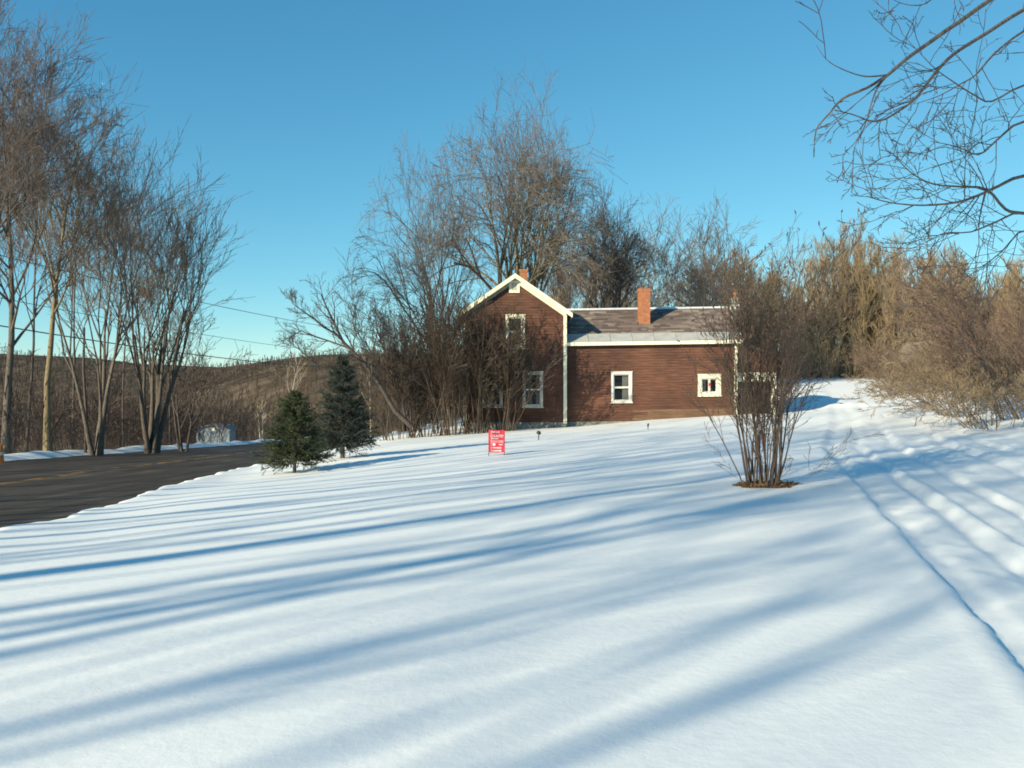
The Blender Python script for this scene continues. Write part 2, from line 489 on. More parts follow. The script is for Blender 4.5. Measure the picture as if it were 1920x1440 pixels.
def lawn_z(x, y):
    sh = x.shape; x = x.ravel(); y = y.ravel(); out = np.full(x.shape, 0.0)
    for a in range(0, len(x), 20000):
        xs, ys = x[a:a+20000], y[a:a+20000]
        d2 = (xs[:, None] - CP[None, :, 0]) ** 2 + (ys[:, None] - CP[None, :, 1]) ** 2
        k = .5 * d2 * np.log(np.maximum(d2, 1e-12))
        n = len(CP)
        out[a:a+20000] = k @ TW[:n] + TW[n] + xs * TW[n+1] + ys * TW[n+2]
    return out.reshape(sh)


def smooth(a, b, x):
    t = np.clip((x - a) / (b - a), 0, 1); return t * t * (3 - 2 * t)


def ground_z(x, y, fine=True):
    x = np.asarray(x, dtype=float); y = np.asarray(y, dtype=float)
    z = lawn_z(x, y)
    # gentle drifts
    z = z + .030 * lattice(1, x, y, 4.3) + .014 * lattice(2, x, y, 1.7)
    # the packed drive: a step down, wheel ruts and lumps
    s = (x - track_edge(y)) * .93
    s = s + .025 * lattice(3, x, y, 1.1) + .02 * lattice(4, x, y, .35)
    wide = np.interp(y, [0, 15, 30, 60, 90], [5.2, 5.0, 4.6, 4.2, 4.0])
    fade = 1 - smooth(70, 95, y)
    ins = smooth(0, .065, s) * (1 - smooth(-.5, .6, s - wide)) * fade
    dep = -.055
    for c_, w_, d_ in ((.20, .10, .035), (.80, .10, .075), (.98, .06, -.05), (1.60, .10, .075), (1.78, .06, -.05), (2.75, .10, .07), (2.95, .06, -.045), (3.55, .10, .07), (3.75, .06, -.045), (4.3, .12, .04)):
        cc = c_ + .05 * lattice(int(c_ * 100), x * 0, y, 7.0)
        dep = dep - .6 * d_ * np.exp(-((s - cc) / w_) ** 2)
    dep = dep + .013 * lattice(18, s * 14.0, y, 2.6) + .008 * lattice(19, s * 14.0, y, 1.4)
    lump = .006 * lattice(11, x, y, .5) + .009 * lattice(12, x, y, .22) + .005 * lattice(13, x, y, 1.3)
    z = z + ins * (dep + lump)
    # thrown-up rim and the heap at the head of the drive
    z = z + .018 * np.exp(-((s + .10) / .08) ** 2) * fade * (.5 + .5 * lattice(14, x, y, .8))
    z = z + .35 * np.exp(-(((x - 19.3) / 1.6) ** 2 + ((y - 57) / 2.2) ** 2)) + .25 * np.exp(-(((x - 18.2) / 2.2) ** 2 + ((y - 50) / 1.0) ** 2))
    # churned snow left by the ploughing along the right side
    z = z + (.09 * lattice(15, x, y, 1.6) + .05 * lattice(16, x, y, .7)) * np.exp(-((s - wide - 1.6) / 1.3) ** 2) * smooth(20, 30, y) * fade
    # the road cut and its snow banks
    xe = near_edge(y) + .16 * lattice(5, x, y, 1.3) + .10 * lattice(6, x, y, .45)
    xf = far_edge(y) + .25 * lattice(7, x, y, 2.2) + .08 * lattice(8, x, y, .6)
    rz = road_z(y)
    lip = rz + .10 + .03 * lattice(9, x, y, .9)
    d = x - xe
    z = np.where(d > 0, np.where(d < 1.6, lip + (np.maximum(z, rz + .02) - lip) * smooth(0, 1.6, d), z), z)
    k = smooth(-.10, .06, d)
    z = (rz - .05) * (1 - k) + z * k
    e = xf - x
    far = rz + .34 * np.exp(-((e - .9) / .6) ** 2) * (.75 + .4 * lattice(10, x, y, 2.0)) - .05 * np.maximum(e - 2, 0) - .09 * np.maximum(e - 8, 0)
    far = np.maximum(far, rz - 7.0) + .12 * lattice(17, x, y, 2.6) * smooth(1, 4, e)
    z = np.where(e > -.1, (rz - .05) * (1 - smooth(-.1, .1, e)) + far * smooth(-.1, .1, e), z)
    return z


def gz(x, y):
    return float(ground_z(np.array([float(x)]), np.array([float(y)]))[0])


def axis(segs):
    out = [np.array([segs[0][0]])]
    for a, b_, st in segs:
        k = max(1, int(round((b_ - a) / st))); out.append(np.linspace(a, b_, k + 1)[1:])
    return np.concatenate(out)


gx = axis([(-140, -60, 4), (-60, -26, 1.0), (-26, -9.6, .35), (-9.6, -5.0, .09), (-5.0, 1.2, .12), (1.2, 7.5, .045), (7.5, 12, .09), (12, 24, .2), (24, 45, .6), (45, 150, 5)])
gy = axis([(-60, -4, 4), (-4, 2.5, .5), (2.5, 9, .08), (9, 16, .12), (16, 30, .2), (30, 52, .34), (52, 92, .7), (92, 128, 2.5)])
GX, GY = np.meshgrid(gx, gy)
GZ = ground_z(GX, GY)
ny, nx = GX.shape
idx = np.arange(nx * ny).reshape(ny, nx)
Q = np.stack([idx[:-1, :-1], idx[:-1, 1:], idx[1:, 1:], idx[1:, :-1]], -1).reshape(-1, 4)
g_o = part('snow_ground', mesh_np('snow_ground', np.stack([GX, GY, GZ], -1), Q, None, (M['snow'],), True), kind='structure')

# far land: valley beyond the road and the wooded ridge
def hill_z(x, y):
    th = np.degrees(np.arctan2(x, np.maximum(y, 1)))
    R = np.hypot(x, y)
    back = y < 0
    ridge = np.interp(th, [-90, -45, -36, -30, -26, -22, -18.2, -15, -12, -8, -5, 0, 8, 30, 90], [26, 24, 30, 27, 24, 18, 16, 24, 28, 31, 25, 18, 12, 20, 30])
    ridge = ridge + 1.2 * lattice(31, x, y, 60) + .6 * lattice(32, x, y, 23)
    floor_ = np.interp(th, [-90, -12, -4, 3, 12, 20, 40, 90], [-12, -12, -9, -2, 5, 9, 11, 9])
    p = smooth(150, 900, R)
    z = floor_ + (ridge - floor_) * p + 1.5 * lattice(33, x, y, 45) * smooth(130, 220, R) * (th < 5)
    # a nearer knoll that fills the gap below the ridge
    kn = np.interp(th, [-40, -30, -19, -13, -6, 0], [0, 3, 6, 12, 11, 0])
    z = z + kn * smooth(170, 330, R) * (1 - smooth(420, 640, R))
    z = np.where(R > 950, z - (R - 950) * .02, z)
    z0 = np.where(back, 1.0, ground_z(np.clip(x, -140, 150), np.clip(y, -60, 128)) - .25)
    return z0 + (z - z0) * smooth(118, 170, R)


rr_ = np.concatenate([np.linspace(112, 200, 12), np.linspace(215, 1000, 44), np.linspace(1100, 4000, 8)])
tt_ = np.radians(np.linspace(-180, 180, 241))
RR, TT = np.meshgrid(rr_, tt_)
HX, HY = RR * np.sin(TT), RR * np.cos(TT)
HZ = hill_z(HX, HY)
HZ[:, 0] -= 1.5
ny, nx = HX.shape
idx = np.arange(nx * ny).reshape(ny, nx)
Q = np.stack([idx[:-1, :-1], idx[:-1, 1:], idx[1:, 1:], idx[1:, :-1]], -1).reshape(-1, 4)[:, ::-1]
part('hills', mesh_np('hills', np.stack([HX, HY, HZ], -1), Q, None, (M['hill'],), True), kind='structure')

# road and its worn yellow lines
ys = np.concatenate([np.linspace(-60, 0, 13), np.linspace(2, 120, 100)])
def strip(name, xl, xr, lift, mat, ys, cols=1):
    t = np.linspace(0, 1, cols + 1)
    X = xl(ys)[:, None] * (1 - t) + xr(ys)[:, None] * t
    Y = np.repeat(ys[:, None], cols + 1, 1)
    Z = road_z(Y) + lift
    n_, c_ = X.shape; i = np.arange(n_ * c_).reshape(n_, c_)
    Q = np.stack([i[:-1, :-1], i[:-1, 1:], i[1:, 1:], i[1:, :-1]], -1).reshape(-1, 4)
    return part(name, mesh_np(name, np.stack([X, Y, Z], -1), Q, None, (mat,), False), kind='structure')
strip('road', lambda y: far_edge(y) - .5, lambda y: near_edge(y) + .35, 0.0, M['asphalt'], ys, 6)
strip('road_marking', lambda y: mid_line(y) - .17, lambda y: mid_line(y) - .05, .005, M['road_yellow'], ys)
strip('road_marking', lambda y: mid_line(y) + .05, lambda y: mid_line(y) + .17, .005, M['road_yellow'], ys)

# ------------------------------------------------------------------ the house
HB = np.array([0.16, 45.0, -0.6])
house = thing('house', 'old brown clapboard house with cream trim, gabled front and a lower wing on its right', 'house', HB)
YF = 45.0
XL, XR, XP = -2.41, 2.73, 0.16
ZE, ZP = 5.20, 6.98          # wall height at the eaves and under the peak
SL = (ZP - ZE) / (XR - XP)
DEPTH = 8.2


def mb(): return MB(HB)


def holed_wall(mbx, xs0, xs1, z0, z1, y, holes, thick=.10):
    xs = sorted({xs0, xs1, *[h[0] for h in holes], *[h[1] for h in holes]})
    zs = sorted({z0, z1, *[h[2] for h in holes], *[h[3] for h in holes]})
    for a, b_ in zip(xs[:-1], xs[1:]):
        for c_, d_ in zip(zs[:-1], zs[1:]):
            mx, mz = (a + b_) / 2, (c_ + d_) / 2
            if any(h[0] < mx < h[1] and h[2] < mz < h[3] for h in holes): continue
            mbx.box(a, b_, y, y + thick, c_, d_)


def siding(mesh_mat, parent, xl_f, xr_f, z0, z1, y, holes, expo, warp=None, tan_below=None, seed=0):
    """clapboards course by course, each cut at the openings and at random butt joints"""
    r = random.Random(seed)
    z = z0
    while z < z1 - .02:
        zt = min(z + expo, z1)
        xl, xr = max(xl_f(z), xl_f(zt)), min(xr_f(z), xr_f(zt))
        if xr - xl < .1: z = zt; continue
        runs = [(xl, xr)]
        for h in holes:
            if h[2] < zt - .01 and h[3] > z + .01:
                nr = []
                for a, b_ in runs:
                    if h[0] > a + .02 and h[0] < b_: nr.append((a, h[0]))
                    if h[1] < b_ - .02 and h[1] > a: nr.append((h[1], b_))
                    if h[1] <= a or h[0] >= b_: nr.append((a, b_))
                runs = nr
        for a, b_ in runs:
            cuts = [a]
            if b_ - a > 4.5: cuts.append(a + (b_ - a) * r.uniform(.3, .7))
            cuts.append(b_)
            for p, q in zip(cuts[:-1], cuts[1:]):
                q2 = q - .006
                j = r.uniform(-.004, .004)
                k = mb()
                k.hexa([(p, y - .042 + j, z - .012), (q2, y - .042 + j, z - .012), (q2, y - .002, z - .012), (p, y - .002, z - .012),
                        (p, y - .012, zt), (q2, y - .012, zt), (q2, y - .002, zt), (p, y - .002, zt)])
                mt = M['siding_tan'] if (tan_below and zt < tan_below + r.uniform(-.12, .12) and p > 5.0) else M['siding']
                k.build('siding_board', mt, parent, warp=warp)
        z = zt


def window(parent, x0, x1, z0, z1, y, fr=.11, sill=True, rails=True, mullion=False, mat=None, curtain=None, warp=None, sash=.05):
    mat = mat or M['cream']
    k = mb()
    k.box(x0, x0 + fr, y - .06, y + .08, z0, z1); k.box(x1 - fr, x1, y - .06, y + .08, z0, z1)
    k.box(x0 + fr, x1 - fr, y - .063, y + .08, z1 - fr, z1); k.box(x0 + fr, x1 - fr, y - .063, y + .08, z0, z0 + fr * .8)
    k.box(x0 - .03, x1 + .03, y - .085, y - .0, z1, z1 + .035)
    if sill: k.box(x0 - .04, x1 + .04, y - .10, y + .0, z0 - .05, z0)
    f = k.build('window', mat, parent, warp=warp)
    a, b_, c_, d_ = x0 + fr, x1 - fr, z0 + fr * .8, z1 - fr
    zm = (c_ + d_) / 2
    s_ = mb()
    yy = y + .012
    if mullion:
        xm = (a + b_) / 2
        s_.box(a, b_, yy, yy + .04, d_ - sash, d_); s_.box(a, b_, yy, yy + .04, c_, c_ + sash)
        s_.box(a, a + sash, yy, yy + .04, c_ + sash, d_ - sash); s_.box(b_ - sash, b_, yy, yy + .04, c_ + sash, d_ - sash)
        s_.box(xm - sash, xm + sash, yy - .01, yy + .04, c_ + sash, d_ - sash)
        panes = [(a + sash, xm - sash, c_ + sash, d_ - sash), (xm + sash, b_ - sash, c_ + sash, d_ - sash)]
    else:
        for (p, q, yo) in ((c_, zm, .0), (zm, d_, -.012)):
            s_.box(a, a + sash, yy + yo, yy + .035 + yo, p, q); s_.box(b_ - sash, b_, yy + yo, yy + .035 + yo, p, q)
            s_.box(a + sash, b_ - sash, yy + yo, yy + .035 + yo, q - sash * .8, q - .001); s_.box(a + sash, b_ - sash, yy + yo, yy + .035 + yo, p + .001, p + sash * .8)
        panes = [(a + sash, b_ - sash, c_ + sash * .8, zm - sash * .8), (a + sash, b_ - sash, zm + sash * .8, d_ - sash * .8)]
    s_.build('sash', M['white_trim'], f, warp=warp)
    for p in panes:
        mb().box(p[0], p[1], yy + .016, yy + .022, p[2], p[3]).build('pane', M['glass'], f, warp=warp)
    if curtain:
        V, Qs = [], []
        for (cx0, cx1) in curtain:
            n_ = 18
            for k2 in range(n_ + 1):
                x = cx0 + (cx1 - cx0) * k2 / n_
                yv = y + .13 + .02 * math.sin(k2 * 1.9)
                V += [(x, yv, c_ - .05), (x, yv + .005, d_ + .05)]
            o0 = len(V) - 2 * (n_ + 1)
            Qs += [(o0 + 2*k2, o0 + 2*k2 + 2, o0 + 2*k2 + 3, o0 + 2*k2 + 1) for k2 in range(n_)]
        V = np.array(V)
        if warp: V = warp(V)
        part('curtain', mesh_np('curtain', V - HB, Qs, None, (M['curtain'],), True), f)
    return f


up_w = (-.33, .66, 3.42, 5.10)
lo_r = (.53, 1.57, .44, 2.22)
lo_l = (-1.50, -.47, .44, 2.22)
gv = (-.15, .39, 6.22, 6.84)
holes_m = [up_w, lo_r, lo_l]
# main block shell
wall = mb()
holed_wall(wall, XL, XR, -.9, ZE, YF, [(a + .05, b_ - .05, c_ + .05, d_ - .05) for a, b_, c_, d_ in holes_m])
wall.prism_y([(XL, ZE), (XR, ZE), (XP, ZP)], YF, YF + .10)
wall_o = wall.build('front_wall', M['sheathing'], house)
k = mb(); k.box(XL, XL + .12, YF + .10, YF + DEPTH, -.9, ZE); k.box(XR - .12, XR, YF + .10, YF + DEPTH, -.9, ZE)
k.box(XL, XR, YF + DEPTH, YF + DEPTH + .12, -.9, ZE); k.prism_y([(XL, ZE), (XR, ZE), (XP, ZP)], YF + DEPTH, YF + DEPTH + .12)
k.build('side_wall', M['sheathing'], house)
k = mb(); k.box(XL + .12, XR - .12, YF + .10, YF + DEPTH, -.4, -.3); k.box(XL + .12, XR - .12, YF + .5, YF + DEPTH, 2.75, 2.85); k.box(XL + .12, XR - .12, YF + 4, YF + 4.1, -.3, 2.75); k.box(XL + .12, XR - .12, YF + 4, YF + 4.1, 2.85, 5.1)
k.build('interior_floor', M['interior'], house)
lf = lambda z: XL + .02 if z <= ZE else XL + (z - ZE) / SL
rf = lambda z: XR - .02 if z <= ZE else XR - (z - ZE) / SL
siding(M['siding'], wall_o, lf, rf, -.32, ZP, YF, [(a - .0, b_ + .0, c_ - .0, d_ + .0) for a, b_, c_, d_ in holes_m + [gv]], .135, seed=3)
# side clapboards of the main block above the wing and on the left
for xs, sgn in ((XR, 1), (XL, -1)):
    z = -.3
    while z < ZE - .02:
        zt = min(z + .135, ZE); k = mb()
        xo, xi = xs + sgn * .032, xs + sgn * .002
        p, q = YF + .02, YF + DEPTH
        a, b_ = (xi, xo) if sgn > 0 else (xo, xi)
        a2, b2 = (xi, xs + sgn * .012) if sgn > 0 else (xs + sgn * .012, xi)
        k.hexa([(a, p, z - .012), (b_, p, z - .012), (b_, q, z - .012), (a, q, z - .012), (a2, p, zt), (b2, p, zt), (b2, q, zt), (a2, q, zt)])
        k.build('siding_board', M['siding'], wall_o); z = zt
# foundation
k = mb(); k.box(XL - .03, XR + .03, YF - .05, YF + DEPTH, -1.9, -.34); k.build('foundation', M['foundation'], house)
# corner boards
for x0, x1 in ((XL - .045, XL + .12), (XR - .12, XR + .045)):
    k = mb(); k.box(x0, x1, YF - .055, YF - .036, -.42, ZE - .10)
    if x0 > 0: k.box(XR + .034, XR + .05, YF - .036, YF + .12, -.42, ZE - .16)
    else: k.box(XL - .05, XL - .034, YF - .036, YF + .12, -.42, ZE - .16)
    k.build('corner_board', M['cream'], house)
# roof slabs with overhang, soffit, fascia and frieze
OV, OG = .30, .36            # eave and gable overhang
def roof_z(x, side): return ZP + .10 - SL * abs(x - XP)
zr = lambda x: ZP + .08 - SL * abs(x - XP)
for sgn in (-1, 1):
    xe_ = XL - OV if sgn < 0 else XR + OV
    a, b_ = sorted((XP, xe_))
    poly = [(a, zr(a)), (b_, zr(b_)), (b_, zr(b_) + .10), (a, zr(a) + .10)]
    k = mb(); k.prism_y(poly, YF - OG + .03, YF + DEPTH + OG)
    ro = k.build('roof', M['soffit'], house)
    # shingle courses on the slope
    V, Qs, tint = [], [], []
    rr = random.Random(5 + sgn); nC = 24
    for c_ in range(nC):
        t0, t1 = c_ / nC, (c_ + 1) / nC
        xa, xb = xe_ + (XP - xe_) * t0, xe_ + (XP - xe_) * t1
        nS = 26
        for s_ in range(nS):
            y0 = YF - OG + (DEPTH + 2 * OG) * s_ / nS; y1 = YF - OG + (DEPTH + 2 * OG) * (s_ + 1) / nS
            i = len(V); h = .10 + rr.uniform(0, .004)
            V += [(xa, y0, zr(xa) + h + .025), (xa, y1, zr(xa) + h + .025), (xb, y1, zr(xb) + h + .006), (xb, y0, zr(xb) + h + .006), (xa, y0, zr(xa) + h), (xa, y1, zr(xa) + h)]
            Qs += [(i, i+1, i+2, i+3) if sgn > 0 else (i+3, i+2, i+1, i), (i, i+4, i+5, i+1)]; tv = rr.random(); tint += [tv, tv]
    so_ = part('shingles', mesh_np('shingles', np.array(V) - HB, Qs, None, (M['shingle'],), False, tint), ro, kind='stuff')
    # fascia on the gable edge
    k = mb(); k.prism_y([(a, zr(a) - .12), (b_, zr(b_) - .12), (b_, zr(b_) + .115), (a, zr(a) + .115)], YF - OG, YF - OG + .03)
    k.build('rake_fascia', M['cream'], ro)
    # frieze board flat on the wall under the overhang
    xw = XL - .02 if sgn < 0 else XR + .02
    a2, b2 = sorted((XP, xw))
    k = mb(); k.prism_y([(a2, zr(a2) - .30), (b2, zr(b2) - .30), (b2, zr(b2) - .003), (a2, zr(a2) - .003)], YF - .062, YF - .037)
    k.build('frieze_board', M['cream'] if sgn > 0 else M['soffit'], house)  # left board takes the darker soffit colour to stand for the overhang's shade
    # eave fascia
    xo0, xo1 = (xe_ - .025, xe_) if sgn < 0 else (xe_, xe_ + .025)
    k = mb(); k.box(xo0, xo1, YF - OG, YF + DEPTH + OG, zr(xe_) - .10, zr(xe_) + .10); k.build('eave_fascia', M['cream'], ro)
# gable louvre
k = mb(); a, b_, c_, d_ = gv
k.box(a, a + .13, YF - .075, YF, c_, d_); k.box(b_ - .13, b_, YF - .075, YF, c_, d_); k.box(a + .13, b_ - .13, YF - .075, YF, c_, c_ + .13); k.box(a + .13, b_ - .13, YF - .075, YF, d_ - .11, d_)
gvo = k.build('gable_vent', M['cream'], house)
for j in range(6):
    zz = c_ + .14 + j * .06
    mb().hexa([(a + .13, YF - .05, zz), (b_ - .13, YF - .05, zz), (b_ - .13, YF - .02, zz + .05), (a + .13, YF - .02, zz + .05),
               (a + .13, YF - .05, zz + .012), (b_ - .13, YF - .05, zz + .012), (b_ - .13, YF - .02, zz + .062), (a + .13, YF - .02, zz + .062)]).build('louvre_slat', M['cream_worn'], gvo)
window(house, *up_w, YF, .14, mat=M['cream'], sash=.06)
window(house, *lo_r, YF, .11, mat=M['cream_worn'], sash=.05, curtain=[(.66, 1.02), (1.22, 1.50)])
window(house, *lo_l, YF, .11, mat=M['cream_worn'], sash=.05, curtain=[(-1.40, -1.1)])


def brick_chimney(x0, x1, y0, y1, z0, z1, parent, course=.075, seed=1):
    k = mb(); k.box(x0 + .012, x1 - .012, y0 + .012, y1 - .012, z0, z1 - .02)
    core = k.build('chimney', M['mortar'], parent)
    r = random.Random(seed)
    bl = .21
    kb = mb(); z = z0; row = 0
    while z < z1 - course * .5:
        zt = z + course - .010
        cap = .03 if z > z1 - 2.2 * course else 0
        for (axis_, c0, c1, fixed0, fixed1) in (('x', x0, x1, y0, y0 + .09), ('x', x0, x1, y1 - .09, y1), ('y', y0 + .1, y1 - .1, x0, x0 + .09), ('y', y0 + .1, y1 - .1, x1 - .09, x1)):
            p = c0 - (bl / 2 if row % 2 else 0)
            while p < c1 - .03:
                a_, b2_ = max(p, c0), min(p + bl - .010, c1)
                if b2_ - a_ > .03:
                    j = r.uniform(-.003, .004) + cap
                    if axis_ == 'x': kb.box(a_ - (cap if a_ <= c0 + .001 else 0), b2_ + (cap if b2_ >= c1 - .001 else 0), fixed0 - j, fixed1 + j, z, zt)
                    else: kb.box(fixed0 - j, fixed1 + j, a_, b2_, z, zt)
                p += bl
        z += course; row += 1
    part('bricks', kb.mesh('bricks', M['brick']), core, kind='stuff')
    return core


brick_chimney(.42, .84, 47.9, 48.32, 6.3, 7.80, house, seed=2)

# the wing, settled a little towards its left end
def settle(V):
    V = np.array(V, dtype=float); V[:, 2] += (V[:, 0] - XR) * .0145; return V
YW = 45.45
WL, WR = XR + .03, 11.5
WZ = 3.62
w1 = (5.08, 6.15, .62, 2.17)
w2 = (9.52, 10.70, .90, 1.98)
wk = mb(); holed_wall(wk, WL, WR, -.9, WZ, YW, [(a + .05, b_ - .05, c_ + .05, d_ - .05) for a, b_, c_, d_ in (w1, w2)])
wing_o = wk.build('wing_wall', M['sheathing'], house, warp=settle)
siding(M['siding'], wing_o, lambda z: WL, lambda z: WR - .02, -.30, WZ - .02, YW, [w1, w2], .138, warp=settle, tan_below=.22, seed=8)
k = mb(); k.box(WR - .12, WR, YW + .1, YW + 6.2, -.9, WZ); k.box(WL, WR, YW + 6.2, YW + 6.3, -.9, WZ); k.box(WL, WR - .12, YW + .1, YW + 6.2, -.4, -.3); k.box(WL, WR - .12, YW + 2.6, YW + 2.7, -.3, WZ)
# gable end of the wing
i = len(k.v); 
k.v += [(WR, YW, WZ), (WR, YW + 6.2, WZ), (WR, YW + 3.1, 5.60), (WR - .1, YW, WZ), (WR - .1, YW + 6.2, WZ), (WR - .1, YW + 3.1, 5.60)]
k.t += [(i, i+1, i+2), (i+3, i+5, i+4)]
k.build('wing_side_wall', M['sheathing'], house, warp=settle)
mb().box(WL, WR + .03, YW - .05, YW + 6.3, -1.8, -.34).build('wing_foundation', M['foundation'], house, warp=settle)
mb().box(WR - .12, WR + .04, YW - .06, YW - .037, -.35, WZ - .12).build('corner_board', M['cream'], house, warp=settle)
# roof: ridge along x, front slope with shingles above and metal sheets along the eave
RY, RZ_ = YW + 3.1, 5.68
EY, EZ = YW - .28, 3.70
RS = (RZ_ - EZ) / (RY - EY)
xr0, xr1 = WL + .01, WR + .30
k = mb()
def slab(kk, x0, x1, ya, yb, th0, th1):
    za, zb = EZ + RS * (ya - EY), EZ + RS * (yb - EY)
    kk.hexa([(x0, ya, za + th0), (x1, ya, za + th0), (x1, yb, zb + th0), (x0, yb, zb + th0), (x0, ya, za + th1), (x1, ya, za + th1), (x1, yb, zb + th1), (x0, yb, zb + th1)])
slab(k, xr0, xr1, EY, RY, -.10, 0.0)
yb = RY + (RY - EY)
k.hexa([(xr0, RY, RZ_ - .10), (xr1, RY, RZ_ - .10), (xr1, yb, EZ - .10), (xr0, yb, EZ - .10), (xr0, RY, RZ_), (xr1, RY, RZ_), (xr1, yb, EZ), (xr0, yb, EZ)])
wr = k.build('wing_roof', M['soffit'], house, warp=settle)
YM = EY + .80
V, Qs, tint = [], [], []
rr = random.Random(12); nC = 17
for c_ in range(nC):
    ya, yb_ = YM + (RY - YM) * c_ / nC, YM + (RY - YM) * (c_ + 1) / nC
    x = xr0
    while x < xr1 - .01:
        xw_ = rr.choice((.2, .26, .3, .34, .9)); x2 = min(x + xw_, xr1)
        h = rr.uniform(.0, .006); za, zb = EZ + RS * (ya - EY), EZ + RS * (yb_ - EY); i = len(V)
        V += [(x, ya, za + .026 + h), (x2 - .004, ya, za + .026 + h), (x2 - .004, yb_, zb + .006 + h), (x, yb_, zb + .006 + h), (x, ya, za + .002), (x2 - .004, ya, za + .002)]
        Qs += [(i, i+1, i+2, i+3), (i, i+4, i+5, i+1)]; tv = min(1, max(0, rr.gauss(.48, .27))); tint += [tv, tv]; x = x2
part('shingles', mesh_np('shingles', settle(np.array(V)) - HB, Qs, None, (M['shingle'],), False, tint), wr, kind='stuff')
npan = 8; pw = (xr1 - xr0) / npan
for j in range(npan):
    k = mb(); slab(k, xr0 + j * pw + .006, xr0 + (j + 1) * pw - .006, EY - .02, YM + .03, .004, .016)
    za = EZ + RS * .0
    slab(k, xr0 + (j + 1) * pw - .03, xr0 + (j + 1) * pw - .006, EY - .015, YM + .02, .018, .045)
    k.build('roof_panel', M['metal_roof'], wr, warp=settle)
mb().box(xr0, xr1, EY - .03, EY - .003, EZ - .16, EZ + .012).build('eave_fascia', M['cream'], wr, warp=settle)
k = mb(); slab(k, xr0, xr1, RY - .17, RY, .034, .042); k.hexa([(xr0, RY, RZ_ + .034), (xr1, RY, RZ_ + .034), (xr1, RY + .17, RZ_ - .07), (xr0, RY + .17, RZ_ - .07), (xr0, RY, RZ_ + .042), (xr1, RY, RZ_ + .042), (xr1, RY + .17, RZ_ - .06), (xr0, RY + .17, RZ_ - .06)])
k.build('ridge_cap', M['flash'], wr, warp=settle)
brick_chimney(6.72, 7.30, 46.85, 47.43, 4.4, 6.62, house, seed=4)
window(house, *w1, YW, .11, mat=M['white_trim'], warp=settle, sash=.06, curtain=[(5.66, 6.05), (5.18, 5.28)])
window(house, *w2, YW, .20, mat=M['cream'], warp=settle, mullion=True, sash=.055, curtain=[(9.72, 9.95)])
# lean-to with its wide dark doorway behind the right corner
YL = 45.80; LX0, LX1 = 11.56, 13.62
k = mb(); k.box(LX0, LX1, YL, YL + .1, 2.22, 3.0); k.prism_y([(LX0, 3.0), (LX1, 3.0), (LX0, 3.72)], YL, YL + .1)
k.box(LX1, LX1 + .12, YL, YL + 3.5, -.4, 2.8); k.box(LX0, LX1, YL + 3.5, YL + 3.6, -.4, 3.0)
k.build('lean_to_wall', M['siding'], house)
k = mb(); k.box(LX0, LX1 + .02, YL - .05, YL - .002, 1.72, 2.20); k.box(LX1 - .24, LX1 + .02, YL - .05, YL - .002, -.3, 1.72)
k.build('doorway_trim', M['cream'], house)
for j in range(7):
    xa = LX0 + .02 + j * (LX1 - .26 - LX0) / 7
    mb().box(xa, xa + (LX1 - .26 - LX0) / 7 - .012, YL + .02, YL + .06, .0 if j else .0, 1.72).build('doorway_shade', M['garage_dark'], house)  # dark boards fill the opening, standing for its unlit inside
k = mb(); k.hexa([(LX0, YL - .3, 3.74), (LX1 + .35, YL - .3, 2.86), (LX1 + .35, YL + 3.8, 2.86), (LX0, YL + 3.8, 3.74), (LX0, YL - .3, 3.86), (LX1 + .35, YL - .3, 2.98), (LX1 + .35, YL + 3.8, 2.98), (LX0, YL + 3.8, 3.86)])
k.build('lean_to_roof', M['shingle'], house)
# small chimney with a clay pot at the far end of the ridge
k = mb(); k.box(11.95, 12.31, 48.17, 48.53, 3.0, 5.66); ch = k.build('chimney', M['foundation'], house)
mb().box(11.92, 12.34, 48.14, 48.56, 5.66, 5.92).build('chimney_collar', M['white_trim'], ch)
mb().box(11.98, 12.28, 48.20, 48.50, 5.92, 6.32).build('chimney_neck', M['foundation'], ch)
P = np.array([[[12.13, 48.35, 6.32], [12.13, 48.35, 6.38], [12.13, 48.35, 6.54], [12.13, 48.35, 6.57]]])
V, Qs = tubes(P, np.array([[.13, .125, .105, .115]]), 12)
part('chimney_pot', mesh_np('chimney_pot', V - HB, Qs, None, (M['brick'],), True), ch)
# red and white keepsake hanging in the square window
orn = thing('window_ornament', 'small red and white ornament hanging in the square wing window', 'ornament', (10.12, YW - .02, 1.32))
a_ = MB(); a_.box(-.05, .05, -.02, .0, .17, .33); a_.build('red_top', M['red'], orn)
a_ = MB(); a_.box(-.035, .035, -.02, .0, -.22, .17); a_.build('white_body', M['white_trim'], orn)

